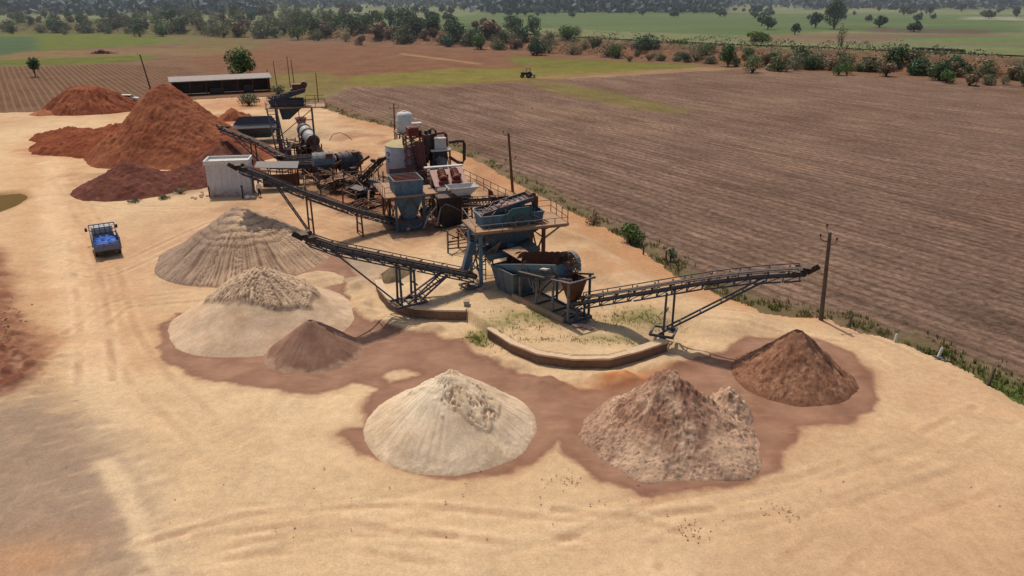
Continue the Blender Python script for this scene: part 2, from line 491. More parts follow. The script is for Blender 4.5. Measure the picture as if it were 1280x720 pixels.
def yard_z(x, y, detail=True):
    x = np.asarray(x, float); y = np.asarray(y, float)
    z = .12 + .10 * fbm(x * .11, y * .11, 3, 5) + .05 * fbm(x * .5, y * .5, 3, 9)
    poly = FRONT + PADREST
    ins = inside(x, y, poly)
    df = seg_dist(x, y, FRONT)
    do = seg_dist(x, y, [WALL2[-1]] + PADREST + [WALL1[0]])
    din = .8 * sstep(0, 3.5, do)
    slump = .5 * np.exp(-((df - 1.6) / .95) ** 2) * sstep(-.45, .3, fbm(x * .4, y * .4, 3, 31)) * (df < do + 2)
    z = z + np.where(ins, din * np.where(df < do + 1, sstep(.05, .3, df), 1.0), slump)
    # ridge of dug red earth and loose spoil on the left, pond beyond it
    lm = np.exp(-(seg_dist(x, y, [(-48.3, 62), (-40.6, 51), (-32.2, 41)]) / 3.4) ** 2)
    z = z + lm * (.5 + 1.7 * np.abs(fbm(x * .7, y * .7, 4, 77)))
    pond = np.exp(-(((x + 57.5) / 3.6) ** 2 + ((y - 80) / 6.5) ** 2))
    z = z - .75 * sstep(.25, .8, pond)
    # pale sand heap dumped beside the wall on the right
    z = z + .55 * np.exp(-(((x - 14.5) / 3.6) ** 2 + ((y - 49) / 2.2) ** 2) ** 2)
    # bulldozed windrow running away on the left of the road
    if detail:
        gx = sstep(.1, .7, np.exp(-(((x + 18) / 9) ** 2 + ((y - 31) / 7) ** 2)))
        a = .9 * x - .42 * y
        z = z + gx * .035 * np.sin(3.3 * (.42 * x + .9 * y) + 3 * fbm(x * .2, y * .2, 2, 3)) * sstep(-.2, .4, fbm(x * .3, y * .3, 3, 8))
        # crawler and tyre prints
        for (p, q, sp) in TRACKS:
            px_, py_ = p; ex, ey = q[0] - p[0], q[1] - p[1]; L = math.hypot(ex, ey); ex /= L; ey /= L
            s = (x - px_) * ex + (y - py_) * ey; o = -(x - px_) * ey + (y - py_) * ex + .5 * np.sin(s * .12)
            m = sstep(0, 2, s) * sstep(L, L - 2, s)
            for off in (-sp / 2, sp / 2):
                z = z - m * .06 * np.exp(-((o - off) / .22) ** 2) * (1 + .5 * np.sin(s * 16))
    return z
def gz(x, y): return float(yard_z(np.array([x]), np.array([y]), False)[0])
TRACKS = [((-12, 26), (-2, 30), 1.9), ((-16, 27.5), (-6, 28.5), 1.9), ((-2, 25.8), (9, 30), 1.8), ((-60, 95), (-34, 44), 1.9), ((-52, 92), (-37, 55), 2.0), ((-34, 62), (-22, 34), 1.9),
          ((-45, 80), (-26, 76), 1.9), ((-30, 50), (-12, 30), 1.8), ((8, 27), (22, 33), 1.9), ((-36, 74), (-30, 40), 2.1)]

WET = pl([(196, 436), (198, 408), (220, 392), (300, 390), (420, 352), (428, 352), (436, 366), (440, 388), (462, 406), (500, 414), (545, 420), (575, 432), (592, 444), (640, 464), (700, 480), (735, 488), (770, 486),
          (830, 468), (862, 452), (905, 440), (935, 424), (1010, 420), (1058, 438), (1086, 462), (1100, 490), (1092, 516), (1062, 534), (1002, 540), (990, 560), (968, 590),
          (940, 610), (890, 616), (815, 625), (790, 617), (742, 600), (704, 574), (698, 556), (676, 574), (640, 592), (590, 600), (540, 598), (490, 590), (452, 570),
          (424, 543), (432, 536), (452, 534), (455, 512), (466, 490), (440, 484), (400, 495), (340, 490), (300, 484), (252, 476), (212, 456)])
ISLE = pl([(476, 472), (490, 464), (512, 464), (518, 470), (502, 478), (486, 480)])
WETL = pl([(196, 344), (250, 330), (420, 300), (440, 330), (452, 348), (390, 362), (300, 366), (240, 362)])

xs = np.concatenate([np.arange(-175, -62, 1.2), np.arange(-62, -36, .35), np.arange(-36, 36, .14), np.arange(36, 61, .5)])
ys = [14.0]
while ys[-1] < 190: ys.append(ys[-1] + .14 * max(1, (ys[-1] / 40)) ** 1.7)
ys = np.array(ys)
X, Y = np.meshgrid(xs, ys); X = X.ravel(); Y = Y.ravel()
sy = sdf(X, Y, YARD) + .9 * fbm(X * .35, Y * .35, 4, 2)
Z = yard_z(X, Y)
Z = np.where(sy < 1.2, Z * sstep(-.1, 1.2, sy) + .012 * (sy > -1), Z)
keep = sy > 0.0
tint = np.ones((len(X), 3)) * lin(195, 162, 122)
def blend(c, f): 
    global tint
    tint = tint * (1 - f[:, None]) + np.asarray(c)[None, :] * f[:, None]
n_lo = fbm(X * .06, Y * .06, 4, 40); n_md = fbm(X * .25, Y * .25, 4, 41)
blend(lin(206, 174, 134), sstep(-.1, .5, n_lo + .3 * n_md) * .8)
blend(lin(182, 142, 106), sstep(.0, .55, -n_lo + .25 * n_md) * .7)
# the haul road on the left and the ground round the machines are redder
blend(lin(180, 138, 102), np.exp(-(((X + 33) / 7) ** 2 + ((Y - 58) / 22) ** 2)) * .75 * sstep(-.5, .3, n_md + .2))
blend(lin(180, 138, 100), sstep(58, 70, Y) * sstep(-34, -22, X) * .9 * sstep(-.5, .3, n_md + .15))
blend(lin(140, 98, 70), sstep(60, 72, Y) * sstep(-36, -24, X) * .75 * sstep(-.08, .3, fbm(X * .16, Y * .16, 5, 47)))
blend(lin(204, 164, 116), sstep(56, 62, Y) * sstep(-22, -14, X) * .6 * sstep(.1, .5, fbm(X * .12, Y * .2, 4, 48)))
blend(lin(150, 124, 96), sstep(50, 54, Y) * sstep(70, 62, Y) * sstep(-12, -6, X) * .6 * sstep(.0, .4, fbm(X * .22, Y * .22, 5, 49)))
blend(lin(204, 166, 122), np.exp(-(((X + 62) / 16) ** 2 + ((Y - 112) / 26) ** 2)) * .8)
blend(lin(178, 130, 92), sstep(120, 150, Y) * .6 * sstep(-.4, .4, n_md))
# verge between the machines and the field
blend(lin(172, 124, 84), sstep(5.5, .5, sy) * sstep(46, 54, Y) * (X > -32) * .8)
blend(lin(176, 128, 88), np.exp(-(((X - 9) / 5) ** 2 + ((Y - 62) / 9) ** 2)) * .85 * sstep(-.5, .3, n_md))
# grey, churned corner at bottom left
rd = np.exp(-(seg_dist(X, Y, [(-48.3, 62), (-40.6, 51), (-32.2, 41)]) / 3.6) ** 2)
blend(lin(122, 74, 56), sstep(.15, .5, rd + .25 * n_md))
blend(lin(168, 128, 100), sstep(.2, .6, rd) * sstep(.15, .4, fbm(X * .9, Y * .9, 4, 61)) * .8)
pd = np.exp(-(((X + 57.5) / 3.6) ** 2 + ((Y - 80) / 6.5) ** 2))
blend(lin(122, 92, 52), sstep(.2, .5, pd))
blend(lin(150, 112, 84), sstep(.05, .3, np.exp(-(((X + 51) / 5) ** 2 + ((Y - 92) / 8) ** 2))) * sstep(-.2, .3, n_md) * .7)
# damp grey silt between the wall and the second heap
blend(lin(150, 132, 112), np.exp(-(((X + 13.5) / 3.4) ** 2 + ((Y - 60) / 4.5) ** 2)) * .85)
# orange puddle below the wall
po = at(784, 478); orange = np.exp(-(((X - po[0]) / 2.6) ** 2 + ((Y - po[1] - .25 * (X - po[0])) / .9) ** 2))
# dry grass patches on the pad
for (a, b, rx, ry, k) in ((668, 400, 2.4, 2.0, .8), (640, 412, 1.4, 1.0, .8), (780, 402, 2.6, 1.4, .7), (812, 398, 1.6, 1.2, .8), (596, 416, .9, 1.3, 1.0), (765, 428, 2.2, .7, .6), (500, 428, 1.3, .7, .5), (730, 300, 3.5, 2, .3)):
    gx, gy = at(a, b, .6)
    blend(lin(112, 112, 58), np.exp(-(((X - gx) / rx) ** 2 + ((Y - gy) / ry) ** 2)) * k * sstep(-.35, .25, n_md + .1))
# red stain of the feed heaps
for (a, b, rx, ry, k) in ((400, 206, 5, 7, .75), (470, 246, 6, 7, .55), (222, 190, 12, 10, .9), (100, 188, 9, 6, .9), (285, 150, 7, 6, .7), (320, 130, 12, 10, .4), (108, 138, 9, 6, .6)):
    gx, gy = at(a, b)
    blend(lin(160, 88, 54), sstep(.25, .6, np.exp(-(((X - gx) / rx) ** 2 + ((Y - gy) / ry) ** 2)) + .15 * n_md) * k)
gx, gy = at(175, 240); blend(lin(118, 98, 74), sstep(.3, .7, np.exp(-(((X - gx) / 9) ** 2 + ((Y - gy) / 3.2) ** 2)) + .2 * n_md) * .7)
# bright worn lane of the haul road, and curving wheel marks over the whole yard
lane = pl([(70, 170), (62, 230), (72, 300), (105, 400), (130, 500), (150, 600), (196, 740)])
ld = seg_dist(X, Y, lane)
blend(lin(190, 144, 102), sstep(6.5, 2, ld + 1.5 * n_md) * .5 * sstep(38, 48, Y))
blend(lin(222, 190, 148), sstep(2.4, .4, ld + 1.6 * n_md) * .4)
gb = sdf(X, Y, pl([(-300, 560), (0, 505), (60, 490), (110, 520), (160, 560), (190, 620), (215, 740), (-300, 740)]))
st_ = fbm(X * .5 + Y * .25, Y * 1.5 - X * .9, 4, 52)
blend(lin(134, 112, 94), sstep(-2.2, 2.6, gb + 1.2 * st_) * .8 * sstep(-.9, .3, st_ + .35))
blend(lin(178, 132, 92), np.exp(-(((X + 20) / 2.2) ** 2 + ((Y - 25) / 1.6) ** 2)) * .7)
blend(lin(220, 188, 146), sstep(.7, .1, seg_dist(X, Y, pl([(132, 580), (160, 625), (180, 680), (205, 730)])) + .5 * n_md) * .55)
for path, sp, k in (([(180, 700), (330, 655), (520, 650), (720, 672), (900, 655)], 1.9, .6), ([(240, 690), (400, 668), (560, 690)], 1.7, .6), ([(690, 655), (800, 668), (860, 690), (850, 720)], 1.8, .6),
                    ([(700, 700), (850, 640), (1000, 620), (1160, 560), (1240, 520)], 2.0, .45), ([(1000, 720), (1100, 640), (1230, 600)], 1.9, .4), ([(100, 420), (150, 380), (250, 372), (330, 366)], 2.0, .45), ([(70, 330), (130, 345), (190, 318), (260, 285), (330, 262)], 2.0, .5),
                    ([(130, 330), (150, 420), (190, 480), (260, 540)], 2.0, .3), ([(90, 250), (180, 262), (250, 262)], 1.9, .5), ([(100, 300), (118, 400), (120, 480)], 1.8, .5), ([(40, 190), (90, 240), (140, 330)], 1.9, .5), ([(330, 262), (440, 285), (520, 318), (560, 330)], 1.9, .4), ([(870, 400), (960, 408), (1080, 425), (1180, 475)], 1.9, .35)):
    P = np.array(pl(path)); tt = np.linspace(0, 1, len(P)); qq = np.linspace(0, 1, 40); P = np.stack([np.interp(qq, tt, P[:, i]) for i in (0, 1)], -1)
    for _ in range(6): P[1:-1] = (P[:-2] + 2 * P[1:-1] + P[2:]) / 4
    T = np.gradient(P, axis=0); T /= np.linalg.norm(T, axis=1)[:, None]; Nn = np.stack([-T[:, 1], T[:, 0]], -1)
    box_ = (X > P[:, 0].min() - 3) & (X < P[:, 0].max() + 3) & (Y > P[:, 1].min() - 3) & (Y < P[:, 1].max() + 3); ix = np.nonzero(box_)[0]
    for sd in (-.5, .5):
        d = seg_dist(X[ix], Y[ix], [tuple(q) for q in P + Nn * sd * sp])
        tread = .88 + .12 * np.sign(np.sin((X[ix] * .8 + Y[ix] * .6) * 9)); drop = sstep(-.35, .25, fbm(X[ix] * .3, Y[ix] * .3, 3, 55))
        f = np.zeros_like(X); f[ix] = sstep(.30, .12, d) * k * drop * tread; blend(lin(158, 120, 88), f * .8); Z[ix] -= f[ix] * .05
        f = np.zeros_like(X); f[ix] = sstep(.22, .1, np.abs(d - .42)) * k * .6 * drop; blend(lin(222, 188, 146), f); Z[ix] += f[ix] * .03
cz = at(1300, 740); blend(lin(172, 132, 96), sstep(20, 4, np.hypot(X - cz[0], (Y - cz[1]) * 1.2)) * .6)
wet = np.maximum(sdf(X, Y, WET), sdf(X, Y, WETL) - .2)
wet = np.minimum(wet, -sdf(X, Y, ISLE) + .0)
oil_shade = np.zeros_like(X)  # dirt stains plus shade under machines and canopy, darkened into the ground colour
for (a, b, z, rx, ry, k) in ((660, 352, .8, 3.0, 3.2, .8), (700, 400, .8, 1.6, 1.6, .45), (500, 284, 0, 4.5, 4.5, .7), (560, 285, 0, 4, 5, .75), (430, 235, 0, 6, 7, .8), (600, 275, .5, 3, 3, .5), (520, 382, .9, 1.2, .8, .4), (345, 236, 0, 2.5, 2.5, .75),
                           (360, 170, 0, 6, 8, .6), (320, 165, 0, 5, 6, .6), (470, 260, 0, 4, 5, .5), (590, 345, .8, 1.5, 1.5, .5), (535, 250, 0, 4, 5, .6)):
    gx, gy = at(a, b, z); oil_shade = np.maximum(oil_shade, k * np.exp(-(((X - gx) / rx) ** 2 + ((Y - gy) / ry) ** 2) ** 1.5))
mask = np.stack([np.clip(.5 + wet / 12, 0, 1), oil_shade, orange], -1)
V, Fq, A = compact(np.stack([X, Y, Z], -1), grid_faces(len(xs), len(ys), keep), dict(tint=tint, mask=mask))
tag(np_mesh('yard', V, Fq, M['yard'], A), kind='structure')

# muddy pond and the orange puddle below the wall: flat sheets of water
def water(name, pts, z, c, rough=.2):
    t = NT(name + '_water'); v = t.geo('Position')
    m = t.done(t.mix(t.noise(v, .5, 4), np.array(c) * .8, np.array(c) * 1.15), rough, t.bump(t.noise(v, 3, 3), .08, .02), 0, .0)
    me = bpy.data.meshes.new(name); me.from_pydata([(x, y, z) for x, y in pts], [], [tuple(range(len(pts)))])
    return tag(link_mesh(name, me, m), kind='structure')
water('pond', [(-57.5 + 5.5 * math.cos(a) , 80 + 9 * math.sin(a)) for a in np.linspace(0, 6.2, 26)], -.12, lin(104, 84, 50), 1.0)

# ---- farmland in front of the river bank
BANKB = [(-900, 42), (-400, 42), (-100, 41), (60, 41), (130, 42), (200, 44), (330, 47), (480, 54), (560, 58), (640, 63), (720, 69), (800, 75), (900, 81), (1000, 87), (1100, 91), (1200, 98), (1280, 102), (1450, 112), (2100, 140)]
BB = np.array(pl(BANKB))
def bank_y(x): return np.interp(x, BB[:, 0], BB[:, 1])
gx_ = np.concatenate([np.arange(-330, -150, 3), np.arange(-150, -60, 1.2), np.arange(-60, 120, .7), np.arange(120, 320, 2.5)])
gy_ = [12.0]
while gy_[-1] < 420: gy_.append(gy_[-1] + .32 * max(1, gy_[-1] / 60) ** 1.25)
gy_ = np.array(gy_)
X, Y = np.meshgrid(gx_, gy_); X = X.ravel(); Y = Y.ravel()
tint = np.ones((len(X), 3)) * lin(122, 92, 70)
nz_ = fbm(X * .03, Y * .03, 4, 90); n2_ = fbm(X * .15, Y * .15, 4, 91)
cl = np.zeros(len(X)); rows = np.zeros(len(X))
def field(pts, c, soft=2.0, k=1.0, clod=None, row=None):
    global cl, rows
    f = sstep(-soft, soft, sdf(X, Y, pl(pts)) + soft * 1.2 * n2_) * k
    blend(lin(*c), f)
    if clod is not None: cl = cl * (1 - f) + clod * f
    else: cl = cl * (1 - f)
    rows = rows * (1 - f) + (row or 0) * f
NEARF = [(2000, 900), (1280, 505), (1030, 400), (850, 345), (700, 257), (560, 182), (400, 122), (430, 108), (560, 108), (690, 100), (870, 84), (1000, 90), (1280, 106), (1800, 130)]
field([(230, 52), (480, 58), (640, 66), (800, 78), (870, 84), (690, 100), (400, 110), (340, 112), (240, 80)], (124, 88, 64))
field(NEARF, (130, 103, 85), 1.2, 1, 1.0)
blend(lin(118, 90, 72), sstep(0, .5, nz_) * sstep(-3, 3, sdf(X, Y, pl(NEARF))) * .7)
blend(lin(148, 118, 94), sstep(0.05, .55, -nz_ + .3 * n2_) * sstep(-3, 3, sdf(X, Y, pl(NEARF))) * .55)
field([(650, 99), (700, 103), (780, 118), (862, 138), (850, 143), (770, 133), (680, 112)], (118, 106, 58), 2.4, .8, .5)
field([(430, 96), (560, 86), (690, 84), (800, 80), (870, 84), (690, 98), (560, 106), (440, 108)], (122, 112, 56), 2.5, .92)
field([(640, 70), (720, 74), (880, 82), (860, 86), (700, 86), (640, 80)], (110, 106, 50), 2.5, .92)
field([(640, 98), (870, 84), (930, 84), (930, 86), (700, 99)], (150, 118, 84), .8, .7)
field([(500, 66), (600, 79), (602, 81), (500, 68)], (160, 124, 88), .6, .8)
field([(-400, 84), (0, 84), (130, 80), (225, 84), (262, 96), (240, 122), (160, 132), (0, 140), (-400, 150)], (112, 82, 62), 1.5, 1, .35, 1.0)
field([(-400, 76), (0, 74), (180, 68), (205, 74), (120, 80), (0, 83), (-400, 86)], (100, 104, 46), 2, .9)
field([(-400, 66), (60, 64), (330, 58), (260, 70), (180, 69), (0, 75), (-400, 78)], (128, 104, 70), 2.5, .9)
field([(-400, 40), (0, 36), (200, 44), (260, 50), (200, 56), (60, 63), (-400, 64)], (100, 106, 44), 3, .95)
field([(-400, 42), (44, 46), (50, 62), (0, 70), (-400, 72)], (72, 92, 62), 2.5, .85)
field([(200, 44), (330, 48), (330, 62), (260, 62), (200, 54)], (112, 102, 62), 4, .7)
field([(340, 92), (400, 90), (440, 100), (430, 112), (395, 128), (350, 118), (330, 104)], (120, 108, 62), 2, .8)
# grassy margin between yard and ploughed field
sy = sdf(X, Y, YARD)
mg = sstep(-3.6, -.6, sy + 1.2 * n2_) * (X > -45) * (Y > 30)
blend(lin(104, 94, 62), mg * .75 * sstep(-.5, .2, n2_ + .15)); cl = cl * (1 - mg * .6)
blend(lin(84, 102, 44), mg * .8 * sstep(44, 38, Y))
u_ = X * FD.x + Y * FD.y; w_ = -X * FD.y + Y * FD.x
tint *= np.where(sdf(X, Y, pl(NEARF)) < 0, .92, 1.0)[:, None]
Z = .16 * cl * fbm(u_ * .25, w_ * 1.1, 3, 50) + .12 * cl * fbm(X * .9, Y * .9, 3, 51) + .03 * n2_
Z = Z * sstep(1, -3, sy) - .10 * (sy > -.5) - .25 * (sy > 1.5)
keep = (Y < bank_y(X) + 3) & (sy < 4)
V, Fq, A = compact(np.stack([X, Y, Z], -1), grid_faces(len(gx_), len(gy_), keep), dict(tint=tint, mask=np.stack([cl, rows, mg], -1)))
tag(np_mesh('ground', V, Fq, M['ground'], A), kind='structure')

# ---- eroded river bank: a gullied earth face four metres high
bx_ = np.arange(-330, 330, .8); bv = np.concatenate([np.arange(-2, 38, .8), np.arange(38, 48, 2.0)])
X, Vv = np.meshgrid(bx_, bv); X = X.ravel(); Vv = Vv.ravel()
Y = bank_y(X) + Vv
gul = fbm(X * .11, Y * .05, 4, 60) * 1.0
def bank_z(x, y, v):
    f = 13 + 9 * fbm(x * .09, y * .04, 4, 60) + 3 * fbm(x * .5, y * .1, 3, 61)
    return 4.0 * (.55 * sstep(-11, 1, v - f) + .45 * sstep(2, 12, v - f))
Z = bank_z(X, Y, Vv) + 1.1 * (.35 - np.abs(fbm(X * .16, Y * .12, 4, 62))) * sstep(0, 6, Vv) * sstep(36, 20, Vv) - .3 * (Vv < -1)
Z = Z + (3.9 - Z) * sstep(28, 36, Vv)
tint = np.ones((len(X), 3)) * lin(124, 90, 66)
n2_ = fbm(X * .12, Y * .12, 4, 63)
blend(lin(148, 104, 72), sstep(.1, .5, n2_)); blend(lin(106, 84, 68), sstep(.1, .5, -n2_))
blend(lin(112, 94, 72), sstep(2.6, 3.8, Z) * .6); blend(lin(138, 98, 70), sstep(.3, .8, Z) * sstep(3.0, 2.0, Z) * .6)
blend(lin(112, 108, 66), sstep(24, 34, Vv) * .8); blend(lin(96, 100, 60), sstep(16, 26, Vv) * sstep(0, .4, fbm(X * .06, Y * .06, 3, 64)) * .7)
blend(lin(96, 100, 56), sstep(-60, -110, X) * .7)
V = np.stack([X, Y, Z], -1)
tag(np_mesh('river_bank', V, grid_faces(len(bx_), len(bv)), M['bank'], dict(tint=tint)), kind='structure')

# ---- the plain beyond, out to the horizon
px_ = np.concatenate([-np.geomspace(4500, 420, 26), np.arange(-410, 411, 6), np.geomspace(420, 4500, 26)])
pv = np.concatenate([np.arange(40, 260, 4), np.geomspace(262, 5200, 70)])
X, Vv = np.meshgrid(px_, pv); X = X.ravel(); Vv = Vv.ravel(); Y = bank_y(X) + Vv
tint = np.ones((len(X), 3)) * lin(110, 112, 74)
n2_ = fbm(X * .012, Y * .02, 4, 71)
def pfield(pts, c, soft=5.0, k=1.0): blend(lin(*c), sstep(-soft, soft, sdf(X, Y, pl(pts, 4)) + soft * n2_) * k)
blend(lin(90, 102, 70), sstep(0, .4, n2_) * .8); blend(lin(122, 108, 80), sstep(.1, .5, -n2_) * .8)
pfield([(560, 36), (640, 34), (800, 40), (960, 44), (1040, 38), (1280, 40), (1280, 18), (960, 16), (640, 12), (560, 22)], (88, 100, 60))
pfield([(300, 40), (460, 38), (600, 44), (600, 24), (330, 20)], (90, 100, 60))
pfield([(930, 52), (1280, 56), (1280, 44), (1060, 41), (940, 44)], (116, 98, 74))
pfield([(1080, 40), (1240, 43), (1240, 37), (1090, 35)], (98, 84, 66), 3)
pfield([(1120, 52), (1280, 54), (1280, 46), (1130, 46)], (100, 112, 68), 3)
pfield([(1200, 24), (1280, 25), (1280, 21), (1210, 21)], (140, 134, 108), 3)
pfield([(0, 30), (100, 32), (100, 28), (0, 26)], (130, 122, 100), 3)
hz = np.clip((np.hypot(X, Y) - 400) / 3500, 0, 1) ** .6
tint *= .98
tag(np_mesh('far_plain', np.stack([X, Y, 3.9 - hz * 3 * 0], -1), grid_faces(len(px_), len(pv)), M['plain'], dict(tint=tint)), kind='structure')

# ================================================================== heaps
def heap(name, label, cat, cones, tintf, mat, step, group=None, rim=.05, rill=0.0, rillf=16, lump=.0, lumpf=.8, terr=None, extra=None, seed=1, wob=.06, flatz=None, k=.25, soft=.03):
    """heightfield of merged cones (x, y, radius, height, power)"""
    cx, cy = cones[0][:2]; z0 = gz(cx, cy) - .12
    x0 = min(c[0] - c[2] * 1.15 for c in cones); x1 = max(c[0] + c[2] * 1.15 for c in cones)
    y0 = min(c[1] - c[2] * 1.15 for c in cones); y1 = max(c[1] + c[2] * 1.15 for c in cones)
    gx = np.arange(x0, x1, step); gy = np.arange(y0, y1, step)
    Xa, Ya = np.meshgrid(gx, gy); Xa = Xa.ravel(); Ya = Ya.ravel()
    Zs = None
    wx = Xa + wob * cones[0][2] * fbm(Xa * 2.2 / cones[0][2], Ya * 2.2 / cones[0][2], 3, seed); wy = Ya + wob * cones[0][2] * fbm(Xa * 2.2 / cones[0][2], Ya * 2.2 / cones[0][2], 3, seed + 5)
    for (a, b, r, h, p) in cones:
        d = np.sqrt((np.hypot(wx - a, wy - b) / r) ** 2 + soft ** 2) - soft * .8
        z = np.where(d < 1, h * (1 - np.minimum(d, 1)) ** p, -(d - 1) * h * 1.0)
        z = np.minimum(z, h - .10 * h * np.exp(-(d / .07) ** 2))
        Zs = z if Zs is None else np.where(np.abs(Zs - z) < k, np.maximum(Zs, z) + (k - np.abs(Zs - z)) ** 2 / (4 * k), np.maximum(Zs, z))
    d0 = np.hypot(Xa - cx, Ya - cy) / cones[0][2]; th = np.arctan2(Ya - cy, Xa - cx)
    P = dict(x=Xa, y=Ya, d=d0, th=th, h=Zs, H=cones[0][3])
    body = sstep(0, .25, Zs / cones[0][3])
    if rill: 
        rn = perlin(th * rillf / 2 + 40, d0 * 1.6 + .7 * np.sin(th * 7), seed + 9) + .6 * perlin(th * rillf * 1.3 + 11, d0 * 2.3, seed + 13)
        rm = extra['rillmask'](P) if extra and 'rillmask' in extra else 1.0
        Zs = Zs + rill * rn * body * rm * sstep(.04, .3, d0); P['rn'] = rn
    if lump:
        ln = np.abs(fbm(Xa * lumpf, Ya * lumpf, 4, seed + 21)); lm = extra['lumpmask'](P) if extra and 'lumpmask' in extra else 1.0
        Zs = Zs + lump * (ln * 2 - .3) * body * lm; P['ln'] = ln
    if terr: Zs = terr(P, Zs)
    if flatz is not None: Zs = np.where(Zs > flatz, flatz + (Zs - flatz) * .35, Zs)
    Zs = Zs + body * (.035 * cones[0][3] * fbm(Xa * 3.0 / cones[0][2], Ya * 3.0 / cones[0][2], 4, seed + 71)) + .05 * sstep(.75, .95, d0) * np.maximum(0, perlin(Xa * 5, Ya * 5, seed + 73))
    P['z'] = Zs
    tc = tintf(P) * np.array([1.0, .985, 1.0])
    keep = Zs > -.22
    Vv_, F_, A_ = compact(np.stack([Xa, Ya, Zs + z0], -1), grid_faces(len(gx), len(gy), keep), dict(tint=tc))
    Vv_ = Vv_ - np.array([cx, cy, z0])
    o = np_mesh(name, Vv_, F_, mat, A_)
    o.location = (cx, cy, z0)
    return tag(o, label, cat, group)

def mixc(a, b, f):
    f = np.clip(np.asarray(f), 0, 1)[:, None]
    return np.asarray(a) * (1 - f) + np.asarray(b) * f
HG = 'sand heaps around the stacker conveyors'

def tintA(P):
    c = mixc(lin(218, 192, 156), lin(206, 178, 142), sstep(-.3, .4, fbm(P['x'] * .5, P['y'] * .5, 4, 3)))
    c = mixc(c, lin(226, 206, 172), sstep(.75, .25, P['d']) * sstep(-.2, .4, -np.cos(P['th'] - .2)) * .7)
    m = maskA(P); c = mixc(c, lin(150, 118, 92), m * sstep(.14, .02, P.get('ln', 0)) * .95)  # crease shade of the clodded cap darkened into the colour
    return mixc(c, lin(176, 138, 106), sstep(.94, 1.03, P['d']) * .7)
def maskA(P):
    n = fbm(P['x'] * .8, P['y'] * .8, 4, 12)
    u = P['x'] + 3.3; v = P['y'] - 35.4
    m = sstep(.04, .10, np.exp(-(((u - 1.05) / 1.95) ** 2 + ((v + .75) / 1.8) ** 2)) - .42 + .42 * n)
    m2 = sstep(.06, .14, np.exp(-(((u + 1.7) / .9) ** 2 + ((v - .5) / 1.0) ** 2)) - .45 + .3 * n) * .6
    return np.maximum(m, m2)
def terrA(P, Z):
    m = maskA(P)
    b = np.abs(fbm(P['th'] * 5.5, P['d'] * 9 + .5 * np.sin(P['th'] * 9), 5, 15)); n2 = fbm(P['x'] * 1.1, P['y'] * 1.1, 3, 19); P['ln'] = b + .3 * (n2 > .05)
    return Z + m * (.12 + .12 * fbm(P['x'] * 1.6, P['y'] * 1.6, 5, 18) - .16 * sstep(.10, .0, b) * (n2 <= .05)) + .05 * fbm(P['x'] * .9, P['y'] * .9, 4, 16)
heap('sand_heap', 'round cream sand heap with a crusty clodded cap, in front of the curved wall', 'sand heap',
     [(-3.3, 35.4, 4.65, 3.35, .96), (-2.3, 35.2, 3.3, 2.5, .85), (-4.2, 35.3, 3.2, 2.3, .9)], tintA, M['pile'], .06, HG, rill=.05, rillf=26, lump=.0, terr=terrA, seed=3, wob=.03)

def tintMix(P):
    c = mixc(lin(190, 150, 120), lin(212, 176, 142), sstep(-.1, .3, fbm(P['x'] * .55, P['y'] * .55, 4, 4) + .15 * np.sin(P['th'] * 3)))
    c = mixc(c, lin(156, 114, 92), sstep(.05, .4, fbm(P['x'] * 1.3, P['y'] * 1.3, 5, 8) + .2 * np.cos((P['th'] + 1.15) * 3) * (P['d'] < .7)) * .8)
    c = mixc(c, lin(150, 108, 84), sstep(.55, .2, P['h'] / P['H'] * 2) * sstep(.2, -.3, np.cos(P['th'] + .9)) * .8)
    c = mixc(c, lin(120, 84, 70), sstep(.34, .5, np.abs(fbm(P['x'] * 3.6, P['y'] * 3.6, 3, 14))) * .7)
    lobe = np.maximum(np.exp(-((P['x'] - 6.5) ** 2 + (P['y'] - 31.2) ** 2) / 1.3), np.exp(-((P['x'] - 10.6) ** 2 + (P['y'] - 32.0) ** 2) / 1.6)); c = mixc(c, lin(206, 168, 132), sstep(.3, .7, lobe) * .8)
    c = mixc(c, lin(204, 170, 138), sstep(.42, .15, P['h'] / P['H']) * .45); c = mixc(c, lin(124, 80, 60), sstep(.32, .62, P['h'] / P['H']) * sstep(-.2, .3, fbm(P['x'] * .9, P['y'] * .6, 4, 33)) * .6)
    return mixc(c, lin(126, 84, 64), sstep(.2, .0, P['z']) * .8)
def terrMix(P, Z):
    sm_ = lambda P: 1 - .85 * np.maximum(np.exp(-((P['x'] - 6.5) ** 2 + (P['y'] - 31.2) ** 2) / 1.3), np.exp(-((P['x'] - 10.6) ** 2 + (P['y'] - 32.0) ** 2) / 1.8))
    b = np.abs(fbm(P['x'] * 1.7, P['y'] * 1.7, 4, 23)); r = np.abs(fbm(P['th'] * 2.2, P['d'] * 1.4, 3, 24))
    s = perlin(P['x'] * 4.2, P['y'] * 4.2, 25)
    return Z + sstep(.05, .4, Z) * sm_(P) * (.34 * b + .36 * r - .2 + .09 * sstep(.25, .55, s) + .05 * perlin(P['x'] * 8, P['y'] * 8, 29))
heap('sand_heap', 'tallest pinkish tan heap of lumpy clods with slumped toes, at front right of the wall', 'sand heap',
     [(8.1, 34.6, 4.35, 4.0, 1.1), (6.5, 31.3, 1.25, .7, .5), (11.9, 36.6, 1.4, 1.9, .7), (10.5, 32.2, 1.9, 1.2, .6), (6.7, 34.2, 3.0, 2.2, .9), (9.7, 34.2, 3.1, 2.3, .9)], tintMix, M['pileclod'], .05, HG, terr=terrMix, seed=6, wob=.07, k=.5)

